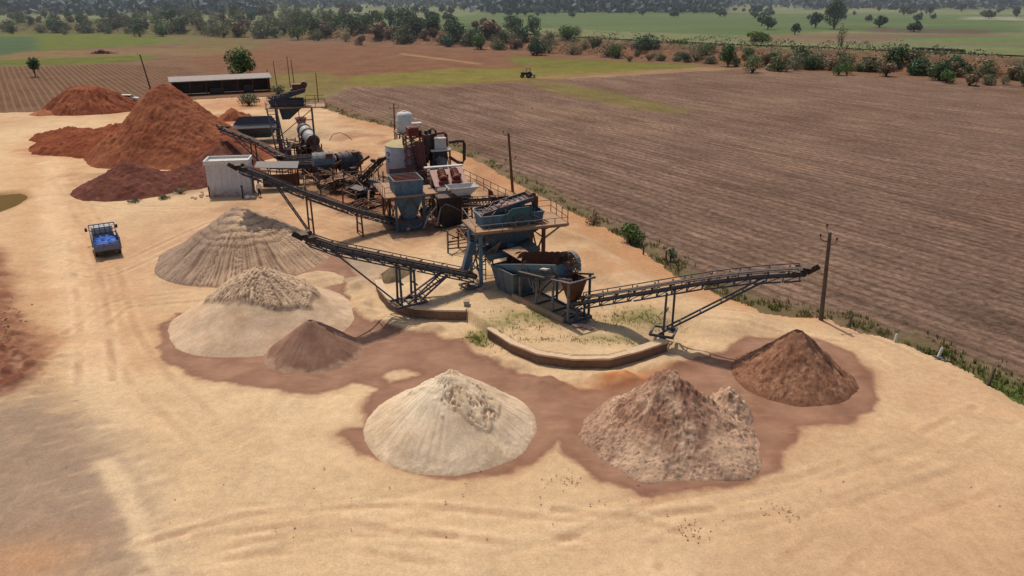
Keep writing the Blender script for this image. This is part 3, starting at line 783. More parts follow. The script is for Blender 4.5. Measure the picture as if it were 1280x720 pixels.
def tintR(P):
    c = mixc(lin(160, 116, 86), lin(146, 102, 76), sstep(-.3, .3, fbm(P['x'], P['y'], 4, 5)))
    c = mixc(c, lin(178, 134, 102), sstep(.1, .45, fbm(P['x'] * 1.6, P['y'] * 1.6, 4, 26)) * .7)
    c = mixc(c, lin(108, 74, 58), sstep(.3, .45, np.abs(fbm(P['x'] * 2.6, P['y'] * 2.6, 3, 27))) * .8)
    return mixc(c, lin(126, 84, 60), sstep(.45, .1, P['z']) * .8)
heap('sand_heap', 'dark brown damp sand heap directly under the head of the right conveyor', 'sand heap',
     [(17.0, 41.0, 3.7, 3.3, 1.08), (16.6, 40.2, 2.9, 1.9, .9)], tintR, M['pileclod'], .06, HG, lump=.16, lumpf=1.3, rill=.05, seed=8, wob=.05)

def tintB(P):
    c = mixc(lin(146, 112, 90), lin(134, 100, 80), sstep(-.3, .3, fbm(P['x'], P['y'], 4, 6)))
    return mixc(c, lin(176, 142, 112), sstep(.45, .2, P['z'] + .3 * fbm(P['x'], P['y'], 3, 28)) * .8)
heap('sand_heap', 'small smooth brown heap in front of the pale rilled heap, left of the wall', 'sand heap',
     [(-12.8, 44.2, 3.25, 2.5, 1.02)], tintB, M['pile'], .06, HG, rill=.03, rillf=20, seed=10, wob=.03)

def cap2(P): return sstep(-.02, .03, .57 + .08 * np.cos(P['th'] * 2 + 1) + .10 * np.sin(P['th'] - .2) - P['d'] + .07 * fbm(P['x'] * .8, P['y'] * .8, 3, 44))
def tint2(P):
    cap = cap2(P)
    c = mixc(lin(206, 176, 142), lin(194, 162, 128), sstep(-.3, .4, fbm(P['x'] * .4, P['y'] * .4, 4, 7)))
    cc = mixc(lin(176, 146, 116), lin(206, 176, 142), sstep(-.2, .4, P['rn']))
    cc = mixc(cc, lin(98, 76, 60), sstep(.05, -.35, P['rn']) * .9)
    c = mixc(c, cc, cap)
    return mixc(c, lin(186, 150, 112), sstep(.95, 1.03, P['d']) * .5)
def terr2(P, Z): return Z + cap2(P) * .2 + cap2(P) * .16 * np.abs(fbm(P['x'] * 1.6, P['y'] * 1.6, 3, 45))
heap('sand_heap', 'wide cream sand heap wearing a darker rain rilled cap, on the left below the conveyor', 'sand heap',
     [(-17.6, 49.7, 6.5, 3.95, 1.05)], tint2, M['pile'], .08, HG, rill=.11, rillf=110, terr=terr2, extra=dict(rillmask=lambda P: .10 + .9 * cap2(P)), seed=12, wob=.05)

def ledge1(P):
    q = (1 - P['d']) * 11.0 + .8 * fbm(P['th'] * 1.6, P['d'] * 2, 4, 46)
    return q
def tint1(P):
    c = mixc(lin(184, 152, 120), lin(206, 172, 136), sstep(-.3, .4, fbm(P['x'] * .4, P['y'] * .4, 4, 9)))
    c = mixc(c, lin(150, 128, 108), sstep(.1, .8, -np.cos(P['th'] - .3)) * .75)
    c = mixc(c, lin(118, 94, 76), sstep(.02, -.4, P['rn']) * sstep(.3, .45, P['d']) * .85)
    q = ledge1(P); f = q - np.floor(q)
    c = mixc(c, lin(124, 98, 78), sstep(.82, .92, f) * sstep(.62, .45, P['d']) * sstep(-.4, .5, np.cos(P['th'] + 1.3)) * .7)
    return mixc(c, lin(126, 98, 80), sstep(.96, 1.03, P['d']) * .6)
def terr1(P, Z):
    q = ledge1(P); f = q - np.floor(q)
    m = sstep(.66, .5, P['d']) * sstep(.03, .1, P['d']) * sstep(-.6, .3, np.cos(P['th'] + 1.3))
    return Z + m * .13 * (sstep(0, .12, f) - f)
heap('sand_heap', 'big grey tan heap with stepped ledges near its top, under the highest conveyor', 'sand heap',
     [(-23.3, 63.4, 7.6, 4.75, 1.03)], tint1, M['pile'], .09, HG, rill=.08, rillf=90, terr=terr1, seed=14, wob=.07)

# small leftovers close to the wall
x_, y_ = at(498, 344, .4)
heap('sand_mound', 'small olive brown mound behind the props of the middle conveyor', 'sand mound', [(x_, y_, 1.5, 1.1, .7), (x_ + .9, y_ + .2, 1.2, .8, .7)],
     lambda P: mixc(lin(132, 112, 84), lin(112, 94, 70), sstep(-.3, .3, fbm(P['x'], P['y'], 3, 2))), M['pile'], .08, None, lump=.1, seed=16)
x_, y_ = at(395, 352)
heap('sand_mound', 'low cream spill of sand between the two pale heaps and the wall', 'sand mound', [(x_, y_, 2.3, .45, .8), (x_ + 1.4, y_ - .1, 1.2, .3, .8)],
     lambda P: mixc(lin(194, 164, 126), lin(180, 150, 116), sstep(-.3, .3, fbm(P['x'], P['y'], 3, 2))), M['pile'], .1, None, lump=.03, seed=17)
def tintRed(P):
    c = mixc(lin(154, 94, 64), lin(140, 80, 54), sstep(-.3, .3, fbm(P['x'] * .3, P['y'] * .3, 4, 5)))
    c = mixc(c, lin(172, 108, 72), sstep(.0, .5, fbm(P['x'] * .6, P['y'] * .6, 5, 15)) * .7)
    return mixc(c, lin(124, 62, 40), sstep(.3, .5, np.abs(fbm(P['x'] * 1.5, P['y'] * 1.5, 4, 16))) * .7)
heap('earth_heap', 'huge orange red earth heap, the tallest in the yard, left of the far machines', 'earth heap',
     [(-48.3, 108.5, 10.0, 10.0, 1.0), (-44.0, 106.8, 8.6, 6.2, 1.0), (-51.5, 106, 7, 5, .9), (-40.5, 106.5, 7.0, 3.4, .9)], tintRed, M['pilefar'], .12, 'red earth heaps', lump=.28, lumpf=1.1, rill=.08, rillf=30, seed=22, wob=.09, k=1.6, soft=.12)
def tintLow(P): return mixc(lin(146, 82, 52), lin(130, 70, 44), sstep(-.3, .3, fbm(P['x'] * .3, P['y'] * .3, 4, 25) + .1))
x_, y_ = at(110, 183)
heap('earth_heap', 'low spread of dark orange earth at the left foot of the huge red heap', 'earth heap',
     [(x_, y_, 7.5, 2.2, .6), (x_ + 5.5, y_ - 3.5, 6, 2.2, .6), (x_ - 6.5, y_ + 7, 5.5, 1.6, .6), (x_ + 1, y_ + 8, 5, 2.2, .6)], tintLow, M['pilefar'], .16, 'red earth heaps', lump=.35, lumpf=.8, seed=24, wob=.12, k=.8)
def tintFar(P): 
    c = tintRed(P); return mixc(c, lin(112, 54, 38), sstep(.12, .3, np.abs(P['rn'])) * .6)
heap('earth_heap', 'flat topped furrowed red heap at the far edge of the yard by the sown field', 'earth heap',
     [(-82.5, 151, 8.2, 5.6, .8), (-78, 150.5, 5.6, 3.0, .7)], tintFar, M['pilefar'], .2, 'red earth heaps', rill=.45, rillf=22, lump=.4, lumpf=.4, seed=26, wob=.08, flatz=4.2, k=1)
x_, y_ = at(50, 143)
heap('earth_heap', 'tiny tan dump of earth left of the flat topped red heap', 'earth heap', [(x_ + 1.5, y_ , 3.2, 1.0, .7)], lambda P: mixc(lin(170, 112, 78), lin(150, 92, 62), sstep(-.3, .3, fbm(P['x'], P['y'], 3, 2))), M['pilefar'], .2, None, lump=.2, seed=27)
def tintM(P):
    c = mixc(lin(118, 72, 56), lin(102, 60, 48), sstep(-.3, .3, fbm(P['x'] * .5, P['y'] * .5, 4, 5)))
    return mixc(c, lin(142, 94, 72), sstep(.1, .5, fbm(P['x'] * 1.1, P['y'] * 1.1, 4, 17)) * .6)
x_, y_ = at(165, 236)
heap('gravel_heap', 'maroon brown gravel heap with two humps, left of the white hut', 'gravel heap', [(x_, y_, 6.4, 3.3, .95), (x_ + 5.2, y_ + 3.0, 4.8, 2.3, .95), (x_ + 8.5, y_ + 6, 5.5, 3.0, .95)], tintM, M['pilefar'], .11, 'maroon gravel heaps', lump=.2, lumpf=.9, seed=28, wob=.06, k=.6)
x_, y_ = at(284, 208)
heap('gravel_heap', 'maroon brown gravel cone behind the white hut, under the far conveyor', 'gravel heap', [(x_, y_, 5.2, 3.6, 1.0)], tintM, M['pilefar'], .12, 'maroon gravel heaps', lump=.15, lumpf=.9, seed=30, wob=.06)
x_, y_ = at(292, 150)
heap('earth_heap', 'little red earth heap beside the far loading hopper', 'earth heap', [(x_, y_, 2.7, 2.2, .8), (x_ + 1.5, y_ + .5, 2, 1.4, .8)], tintRed, M['pilefar'], .15, None, lump=.4, lumpf=.6, seed=32)
# ================================================================== machines
def yawof(dx, dy): return math.atan2(dy, dx)

def conveyor(label, base, prof, yaw, w, legs, struts=(), name='belt_conveyor', nidl=9, group='belt conveyors of the wash plant', rails=True, frame='steel', feet=None):
    """prof: (s, z) points of the belt line above the local ground; legs: (s, z_foot); struts: ((s0, z0), (s1))"""
    t = thing(name, label, 'conveyor', base, yaw, group)
    S = [p[0] for p in prof]; Zp = [p[1] for p in prof]
    zz = lambda s: float(np.interp(s, S, Zp))
    h = w / 2
    f = MB()
    for y in (-h, h):
        for i in range(len(prof) - 1):
            a, b = prof[i], prof[i + 1]
            f.beam((a[0], y, a[1]), (b[0], y, b[1]), .08, .2)
            f.beam((a[0] + .1, y, a[1] - .46), (b[0] - .05, y, b[1] - .46), .07, .09)
    L = S[-1] - S[0]; n = max(4, int(L / .95))
    for i in range(n + 1):
        s = S[0] + .15 + (L - .3) * i / n; z = zz(s)
        for y in (-h, h): f.beam((s, y, z - .08), (s, y, z - .46), .06)
        f.beam((s, -h, z - .46), (s, h, z - .46), .06)
        if i < n:
            s2 = S[0] + .15 + (L - .3) * (i + 1) / n
            for y in (-h, h): f.beam((s, y, z - .45), (s2, y, zz(s2) - .1), .045)
    f.build('frame', M[frame], t)
    # troughed belt with a little sand still on it
    b = MB(); pts = [S[0] + L * i / 14 for i in range(15)]
    cs = [(-h + .1, .20), (-h * .45, .11), (h * .45, .11), (h - .1, .20)]
    V = [(s, y, zz(s) + dz) for s in pts for y, dz in cs] + [(s, y, zz(s) - .22) for s in pts for y, dz in cs]
    F = []
    for q in (0, 15 * 4):
        for i in range(14):
            for k in range(3): F.append((q + i * 4 + k, q + (i + 1) * 4 + k, q + (i + 1) * 4 + k + 1, q + i * 4 + k + 1))
    b.add(V, F)
    bo = b.build('belt', M['belt'], t)
    for i in range(nidl):
        s = S[0] + L * (i + .7) / (nidl + .4); z = zz(s)
        q = MB(); q.tube((s, -h * .45, z + .05), (s, h * .45, z + .05), .05, 6)
        for y in (-1, 1):
            q.tube((s, y * h * .47, z + .06), (s, y * (h - .04), z + .18), .05, 6); q.beam((s, y * (h + .02), z - .02), (s, y * (h + .02), z + .26), .09)
        q.beam((s, -h, z), (s, h, z), .06, .05)
        q.build('idler_roller', M['black'], t)
    MB().tube((S[-1], -h, Zp[-1] + .02), (S[-1], h, Zp[-1] + .02), .22, 12).build('head_pulley', M['rubber'], t)
    MB().tube((S[0], -h, Zp[0] + .02), (S[0], h, Zp[0] + .02), .2, 12).build('tail_pulley', M['rubber'], t)
    if rails:
        m = max(3, int(L / 1.7)); k0 = S[0] + .6
    for y in (h + .05, -h - .05) if rails else ():
        r = MB()
        for i in range(m + 1):
            s = k0 + (L - .9) * i / m; r.beam((s, y, zz(s) - .05), (s, y, zz(s) + .36), .055)
        P = [(k0 + (L - .9) * i / m, y, zz(k0 + (L - .9) * i / m) + .36) for i in range(m + 1)]
        for a, c in zip(P, P[1:]): r.beam(a, c, .06)
        r.build('side_rail', M['steel'], t)
    mo = MB(); s = S[-1] - .35; z = Zp[-1]
    mo.box((s, -h - .28, z + .05), (.34, .3, .3)).tube((s - .15, -h - .5, z + .1), (s - .15, -h - .1, z + .1), .15, 10).box((s + .1, h + .12, z + .02), (.5, .16, .3)).box((s + .5, 0, z + .32), (.5, w * .9, .05)).beam((s + .75, 0, z + .32), (s + .95, 0, z + .05), .05, w * .85)
    mo.build('drive_motor', M['black'], t)
    for (sl, zf, sp) in legs:
        for y in (-h, h):
            g = MB(); g.beam((sl + (sp if y > 0 else 0), y * 1.25, zf), (sl + (sp if y > 0 else 0), y, zz(sl) - .3), .13)
            g.box((sl + (sp if y > 0 else 0), y * 1.25, zf + .03), (.4, .4, .06)); g.build('leg', M['rust' if sp == .01 else frame], t)
        for zq in (zf + .35, zf + (zz(sl) - zf) * .5): MB().beam((sl, -h * 1.15, zq), (sl, h * 1.15, zq), .09).build('cross_brace', M[frame], t)
    for (s0, z0, s1, dz) in struts:
        for y in (-h, h):
            g = MB(); g.beam((s0, y * .9, z0), (s1, y * .95, zz(s1) - .34 + dz), .11); g.build('strut', M[frame], t)
        for i in range(1, 5):
            q = i / 5; MB().beam((s0 + (s1 - s0) * q, -h * .9, z0 + (zz(s1) - .34 - z0) * q), (s0 + (s1 - s0) * q, h * .9, z0 + (zz(s1) - .34 - z0) * q), .06).build('strut_brace', M[frame], t)
    for fx in (feet or ()):
        s, z, lx, ly = fx
        k = MB()
        for y in (-ly / 2, ly / 2): k.beam((s - lx / 2, y, z), (s + lx / 2, y, z), .14)
        for x in (-lx / 2, 0, lx / 2): k.beam((s + x, -ly / 2, z), (s + x, ly / 2, z), .12)
        k.build('base_frame', M[frame], t)
    return t

def rel(base, yaw, p):
    dx, dy = p[0] - base[0], p[1] - base[1]
    c, s = math.cos(yaw), math.sin(yaw)
    return (dx * c + dy * s, -dx * s + dy * c)

# ---- the three stackers and the far one; profiles measured along each belt
def cv(label, P0, P1, prof, **kw):
    yaw = yawof(P1[0] - P0[0], P1[1] - P0[1]); g = gz(*P0)
    pr = [(s, z - g) for s, z in prof]
    legs = [(s, z - g, sp) for s, z, sp in kw.pop('legs', ())]
    st = [(a, b - g, c, d) for a, b, c, d in kw.pop('struts', ())]
    ft = [(s, z - g, lx, ly) for s, z, lx, ly in kw.pop('feet', ())]
    return conveyor(label, (P0[0], P0[1], g), pr, yaw, kw.pop('w', .95), legs, st, feet=ft, **kw)

cv('right stacker conveyor reaching toward the tall pole over the dark brown heap', (4.13, 47.89), (18.0, 42.29),
   [(0, 2.15), (4.2, 3.5), (8.6, 4.95), (11.5, 5.75), (13.2, 6.1), (14.3, 6.32)], legs=[(6.4, .8, .35), (.5, .85, .2)], struts=[(6.1, .95, 12.2, 0)], feet=[(6.3, .98, 1.5, 1.5), (.2, .95, 1.8, 1.3)], nidl=12)
cv('middle stacker conveyor above the short curved wall, its head over the small brown heap', (-3.0, 53.6), (-13.3, 47.0),
   [(0, 1.95), (4.8, 3.8), (10.3, 5.95), (12.3, 7.0)], legs=[(4.8, .85, .2), (5.9, .9, .2)], struts=[(6.1, 1.0, 10.6, 0), (4.6, 1.0, 2.3, 0), (5.6, 1.0, 2.4, 0)], feet=[(5.4, 1.0, 2.4, 1.5), (.2, 1.15, 1.2, 1.2)], nidl=11)
cv('longest highest stacker conveyor, ending beside the white hut above the big grey heap', (-11.3, 71.5), (-23.4, 63.5),
   [(0, .9), (4.5, 2.75), (9, 5.0), (12.2, 6.85), (14.2, 7.85)], legs=[(8.5, .1, .01), (3.8, .1, .01)], struts=[(8.2, .3, 11.2, 0)], feet=[(8.4, .2, 1.2, 1.3)], nidl=11, w=1.1)
cv('far small conveyor with its head over the maroon gravel cone behind the hut', (-29.4, 97), (-38, 100.5),
   [(0, 2.0), (4.5, 3.8), (9.5, 4.95)], legs=[(4.6, .1, .01)], struts=[(2.4, .2, 7.5, 0)], nidl=7, w=.8, rails=False)

# ---- screen tower near the middle of the picture
G1 = (-2.43, 53.6); YT = R(19.4)
def screen_tower():
    t = thing('screen_tower', 'large blue screening tower with a tan platform, between the middle and right conveyors', 'screening tower', (G1[0], G1[1], gz(-.5, 55) - .05), YT)
    H = 4.35
    for i, (x, y) in enumerate(((.15, .15), (5.2, .2), (.15, 2.85), (5.2, 2.85))):
        g = MB(); g.beam((x, y, 0), (x, y, H - .1), .24, .24); g.box((x, y, .04), (.55, .55, .08)); g.box((x, y, H - .2), (.5, .5, .05))
        g.build('leg', M['blue' if x < 1 else 'rust'], t)
    b = MB()
    for (p, q) in (((5.2, .2, .3), (5.2, 2.85, 3.6)), ((5.2, 2.85, .3), (5.2, .2, 3.6)), ((.15, .15, .4), (.15, 2.85, 3.5)), ((.15, 2.85, .4), (.15, .15, 3.5)),
                   ((.15, 2.85, .4), (5.2, 2.85, 3.5)), ((.15, .15, 2.1), (.15, 2.85, 2.1)), ((5.2, .2, 2.0), (5.2, 2.85, 2.0)), ((.15, .15, 3.4), (1.4, .15, 4.2)), ((5.2, .2, 3.4), (4.2, .2, 4.2))):
        b.beam(p, q, .10)
    b.build('cross_brace', M['steel'], t)
    f = MB()
    for y in (-.1, 1.5, 3.1): f.beam((-.3, y, H - .02), (7.0, y, H - .02), .12, .22)
    for x in (-.25, 1.4, 3.1, 4.8, 6.9): f.beam((x, -.1, H - .05), (x, 3.1, H - .05), .1, .18)
    f.build('platform_frame', M['bluedark'], t)
    p = MB()
    for (x0, x1, y0, y1) in ((-.4, 7.05, -.25, .42), (-.4, 7.05, 2.62, 3.25), (-.4, .5, .44, 2.6), (5.42, 7.05, .44, 2.6)):
        p.box(((x0 + x1) / 2, (y0 + y1) / 2, H + .12), (x1 - x0, y1 - y0, .07))
    p.box((3.3, -.27, H + .05), (7.4, .04, .2)).box((7.08, 1.5, H + .05), (.04, 3.5, .2))
    p.build('platform', M['plank'], t)
    h = MB(); h.frustum((.9, 5.2, .35, 2.7, H - .12), (1.5, 2.5, 1.0, 2.0, 2.35), .03)
    for y in (.33, 2.72): h.beam((3.0, y, H - .15), (2.3, 1.0 if y < 1 else 2.0, 2.9), .07)
    h.build('hopper', M['bluedark'], t)
    # feed box on the platform
    x = MB(); x.frustum((.35, 5.35, .5, 2.58, H + 1.02), (.5, 5.2, .62, 2.45, H + .16), .05)
    for s in (0.35, 5.35): x.beam((s, .5, H + 1.02), (s, 2.58, H + 1.02), .09)
    for y in (.5, 2.58): x.beam((.35, y, H + 1.02), (5.35, y, H + 1.02), .09)
    fb = x.build('feed_box', M['blue'], t)
    r = MB()
    for s in np.linspace(.8, 5.1, 8): r.beam((s, .46, H + 1.02), (s, .58, H + .2), .07)
    r.build('rib', M['rail'], fb)
    tp = MB(); tp.plate([(2.2, .42, H + .95), (4.3, .42, H + .95), (4.1, .36, H + 1.55), (2.7, .36, H + 1.5)], .05)
    for s in (2.2, 2.9, 3.55, 4.3): tp.beam((s, .39, H + .3), (s, .37, H + 1.5), .07)
    tp.beam((2.2, .35, H + 1.0), (2.75, .33, H + 1.5), .07).beam((2.75, .33, H + 1.5), (4.1, .33, H + 1.56), .07).beam((4.1, .33, H + 1.56), (4.35, .35, H + .3), .07)
    tp.build('side_panel', M['teal'], t)
    # inclined vibrating deck
    d = MB(); a = (0.5, H + .95); c = (4.7, H + 1.95)
    for y in (1.0, 2.75): 
        d.beam((a[0], y, a[1]), (c[0], y, c[1]), .1, .34)
    for k in range(12):
        s = k / 11; d.beam((a[0] + (c[0] - a[0]) * s, 1.0, a[1] + (c[1] - a[1]) * s), (a[0] + (c[0] - a[0]) * s, 2.75, a[1] + (c[1] - a[1]) * s), .08)
    d.plate([(a[0], 1.0, a[1] - .1), (c[0], 1.0, c[1] - .1), (c[0], 2.75, c[1] - .1), (a[0], 2.75, a[1] - .1)], .05)
    for s in (.25, .8):
        for y in (1.0, 2.75): d.beam((a[0] + (c[0] - a[0]) * s, y, a[1] + (c[1] - a[1]) * s), (a[0] + (c[0] - a[0]) * s, y, H + .2), .1)
    d.build('vibrating_deck', M['steel'], t)
    m = MB(); m.box((4.75, 2.0, H + 1.95), (.5, 1.0, .4)).tube((4.8, 1.4, H + 2.1), (4.8, 2.7, H + 2.1), .22, 12).box((5.15, 2.0, H + 1.5), (.25, .8, .9)); m.build('deck_motor', M['rust'], t)
    s = MB()
    for k in range(10): s.sphere((2.1 + random.uniform(-.2, 1.5), 1.2 + random.uniform(-.3, .5), H + 1.45 + random.uniform(0, .25)), random.uniform(.13, .24), 7, 5, (1, 1, .8), .15)
    s.build('oversize_stones', M['stone'], t)
    g = MB()
    for (p0, p1) in (((.4, .6, H + 1.05), (1.9, 2.4, H + 1.6)), ((.6, 2.4, H + 1.1), (2.6, .7, H + 1.25)), ((1.2, .55, H + 1.08), (3.0, 2.2, H + 1.9)), ((-.3, 2.9, H + 1.5), (2.5, 2.7, H + 1.1)), ((4.3, .3, H + .9), (5.6, .2, H + .25)), ((2.6, -.1, H + .4), (3.6, .3, H + .95))):
        g.tube(p0, p1, .045, 6)
    g.pipe([(2.9 + .5 * math.cos(q), .05 + .1 * math.sin(2 * q), H + .38 + .12 * math.sin(q)) for q in np.linspace(0, 6.3, 14)], .04, 6)
    g.pipe([(4.0, .3, H + .8), (4.2, .0, H + .5), (4.7, .1, H + .3), (5.3, .0, H + .3)], .045, 6)
    g.build('spray_pipe', M['rust'], t)
    ra = MB()
    for x in np.linspace(-.35, 7.0, 8): ra.beam((x, -.22, H + .15), (x, -.22, H + .62), .045)
    ra.beam((-.35, -.22, H + .62), (2.1, -.22, H + .62), .05)
    for y in np.linspace(-.22, 3.2, 4): ra.beam((7.0, y, H + .15), (7.0, y, H + 1.15), .05)
    for z in (.65, 1.15): ra.beam((7.0, -.22, H + z), (7.0, 3.2, H + z), .045)
    for x in np.linspace(-.35, 7.0, 7): ra.beam((x, 3.2, H + .15), (x, 3.2, H + 1.1), .045)
    ra.beam((-.35, 3.2, H + 1.1), (7.0, 3.2, H + 1.1), .045); ra.beam((-.35, 3.2, H + .65), (7.0, 3.2, H + .65), .04)
    ra.beam((-.35, -.22, H + .62), (-.35, 3.2, H + 1.1), .05).beam((-.35, -.22, H + .62), (7.0, -.22, H + .62), .04)
    ra.build('handrail', M['rail'], t)
    fl = MB().plate([(.6, -.2, 2.3), (4.6, -.6, 2.75), (4.6, 1.6, 2.9), (.6, 1.6, 2.4)], .08).beam((.6, -.2, 2.4), (4.6, -.6, 2.9), .1, .4).beam((.6, 1.6, 2.5), (4.6, 1.6, 3.0), .1, .4).box((2.6, .6, 2.95), (.5, .5, .4)); fl.build('flume', M['bluedark'], t)
    pb_ = MB()
    for k in range(9): pb_.tube((.5 + .12 * k, .9 + .1 * (k % 3), 2.2 - .16 * k), (1.9 - .1 * k, .4, 3.4 - .17 * k), .05, 6)
    pb_.build('pipe_bundle', M['plank'], t)
    kn = MB()
    for (p, q) in (((.15, .15, 3.3), (.15, 1.2, 4.2)), ((.15, 2.85, 3.3), (.15, 1.8, 4.2)), ((5.2, .2, 3.3), (6.6, .2, 4.2)), ((5.2, 2.85, 3.3), (6.6, 2.85, 4.2)), ((.15, .15, 1.1), (.15, 2.85, 1.1)), ((.15, 2.85, 2.4), (5.2, 2.85, 2.4))): kn.beam(p, q, .1)
    for k, p in enumerate(((.15, .15, 3.3), (5.2, .2, 3.3))): pass
    kn.build('knee_brace', M['blue'], t)
    # chute down to the middle conveyor and a ladder-like pipe bundle
    c = MB(); c.frustum((-.5, .0, .6, 1.2, 3.5), (-1.25, -.8, .4, .95, 1.2), .03); c.build('discharge_chute', M['bluedark'], t)
    l = MB()
    for k in range(9): l.beam((.35, 1.2, .6 + .4 * k), (.85, 1.2, .6 + .4 * k), .05)
    for xx in (.35, .85): l.beam((xx, 1.2, .1), (xx, 1.2, 4.2), .06)
    l.build('ladder', M['rust'], t)
    k = MB(); k.box((.25, -.15, .12), (.9, .7, .24)).box((-.6, .6, .12), (.7, .6, .22)); k.build('footing', M['concrete'], t)
    return t
screen_tower()

# ---- screw washer below it
def washer():
    base = (.58, 51.2); yaw = R(-53.1); g = gz(2, 50) - .03
    t = thing('screw_washer', 'inclined blue screw sand washer with a wheel guard, in front of the large screening tower', 'sand washer', (base[0], base[1], g), yaw)
    def ax(x): return 2.75 + .27 * x                  # z of the trough's rim along x
    W = .95
    tr = MB(); n = 10; xs_ = np.linspace(-2.6, 4.0, 9)
    V = []; F = []
    for x in xs_:
        rr = 1.0 + .3 * max(0, (-x + .5) / 3)
        for k in range(n + 1):
            a = math.pi * k / n
            V.append((x, W + rr * math.cos(a + math.pi), ax(x) - rr * .95 * math.sin(a)))
    for i in range(len(xs_) - 1):
        for k in range(n): F.append((i * (n + 1) + k, i * (n + 1) + k + 1, (i + 1) * (n + 1) + k + 1, (i + 1) * (n + 1) + k))
    tr.add(V, F, True); tr.add(V[:n + 1], [tuple(range(n + 1))]); tr.add(V[-n - 1:], [tuple(range(n + 1))[::-1]])
    for y in (-1, 1): tr.beam((-2.5, W + y * 1.28, ax(-2.5)), (.5, W + y * 1.0, ax(.5)), .1); tr.beam((.5, W + y * 1.0, ax(.5)), (4.0, W + y * 1.0, ax(4.0)), .1)
    trough = tr.build('trough', M['blue'], t)
    for x in (-.9, .2, .9, 2.3, 3.5):
        pts = [(x, W + 1.03 * math.cos(a + math.pi), ax(x) - .98 * math.sin(a)) for a in np.linspace(0, math.pi, 9)]
        rb = MB()
        for p, q in zip(pts, pts[1:]): rb.beam(p, q, .08, .06)
        rb.build('rib', M['rail'], trough)
    sc = MB(); sc.tube((-2.4, W, ax(-2.4) - .05), (4.4, W, ax(4.4) - .05), .17, 8)
    V = []; F = []; N = 150
    for i in range(N):
        x = -2.2 + 6.1 * i / N; a = i * .42
        for r in (.17, .84): V.append((x, W + r * math.cos(a), ax(x) - .05 + r * math.sin(a)))
    for i in range(N - 1): F.append((2 * i, 2 * i + 1, 2 * i + 3, 2 * i + 2))
    sc.add(V, F); sc.build('screw', M['rust'], t)
    bb = MB(); bb.frustum((-3.1, -.3, -.4, 2.3, 1.95), (-2.8, -.8, .0, 1.9, .05), .04, True); bb.build('settling_box', M['greyblue'], t)
    fl = MB(); fl.plate([(-2.4, .2, 3.1), (.0, .3, 2.8), (.0, 1.7, 2.8), (-2.4, 1.8, 3.1)], .05); fl.build('feed_plate', M['plank'], t)
    xe = 4.3; ze = ax(4.2) - .1
    wh = MB()
    for k in range(16):
        a = 2 * math.pi * k / 16; b = 2 * math.pi * (k + 1) / 16
        for y in (W - .12, W + .12): wh.beam((xe + .1, y + .0, ze + .05) + Vector((0, 0, 0)) if False else (xe + .1 + .72 * math.cos(a), y, ze + .1 + .72 * math.sin(a)), (xe + .1 + .72 * math.cos(b), y, ze + .1 + .72 * math.sin(b)), .07)
        if k % 2 == 0: wh.beam((xe + .1, W, ze + .1), (xe + .1 + .72 * math.cos(a), W, ze + .1 + .72 * math.sin(a)), .06)
    wh.tube((xe + .1, W - .3, ze + .1), (xe + .1, W + .3, ze + .1), .16, 10); wh.build('drive_wheel', M['rust'], t)
    gd = MB(); pts = [(xe + .1 + .86 * math.cos(a), ze + .1 + .86 * math.sin(a)) for a in np.linspace(R(-20), R(200), 12)]
    for p, q in zip(pts, pts[1:]): gd.beam((p[0], W, p[1]), (q[0], W, q[1]), .34, .04)
    gd.build('wheel_guard', M['greyblue'], t)
    mt = MB(); mt.box((3.6, W + .2, ax(3.6) + .3), (.7, .5, .35)).tube((3.3, W + .4, ax(3.6) + .45), (4.0, W + .4, ax(3.6) + .45), .22, 10); mt.build('drive_motor', M['black'], t)
    cov = MB(); cov.box((3.1, -.2, ax(3) - .2), (.7, .45, .08), Matrix.Rotation(R(-12), 3, 'Y')); cov.build('cover_plate', M['white'], t)
    pf = MB(); pf.plate([(.2, -.35, ax(2.0) - 1.0), (5.8, -.35, ax(4.0) - .75), (5.8, .0, ax(4.0) - .75), (.2, .0, ax(2.0) - 1.0)], .06).beam((5.8, -.3, ax(4.0) - .72), (5.8, 1.9, ax(4.0) - .72), .12)
    pf.build('walkway', M['steel'], t)
    fr = MB()
    for y in (0, 1.9):
        fr.beam((-.3, y, .12), (5.6, y, .12), .14, .2)
        fr.beam((-.3, y, ax(-.3) - 1.0), (5.6, y, ax(5.6) - 1.0), .12)
    for x in (-.3, 1.5, 3.2, 4.7, 5.5): fr.beam((x, 0, .12), (x, 1.9, .12), .12)
    fr.beam((1.5, 1.9, .2), (4.4, 1.9, ax(4.4) - 1.0), .09).beam((1.5, 0, 1.2), (4.0, 0, 1.2), .08).beam((.0, 1.9, .2), (2.2, 1.9, ax(2.2) - 1.0), .09).beam((-.3, 0, .15), (1.5, 0, .15), .1)
    fr.build('base_frame', M['steel'], t)
    for x in (.0, 1.9, 3.7, 5.3):
        for y in (0, 1.9): MB().beam((x, y, .15), (x, y, ax(x) - .95), .13).build('leg', M['rail' if y == 0 else 'steel'], t)
    wl = MB(); wl.box((2.3, -.25, .14), (5.6, .22, .5)); wl.build('kerb_wall', M['sandtop'], t)
    ch = MB(); ch.frustum((3.9, 5.4, .3, 1.6, ax(4.0) - .85), (4.5, 5.1, .55, 1.25, 1.45), .03); ch.build('discharge_chute', M['rust'], t)
    ho = MB()
    for k in range(3):
        ho.pipe([(1.2 + .5 * k + .6 * q, -.15 - .08 * k, ax(1.5) - 1.0 - 1.1 * math.sin(math.pi * q) * (.6 + .2 * k)) for q in np.linspace(0, 1, 10)], .045, 6)
    ho.build('hose', M['rail'], t)
washer()

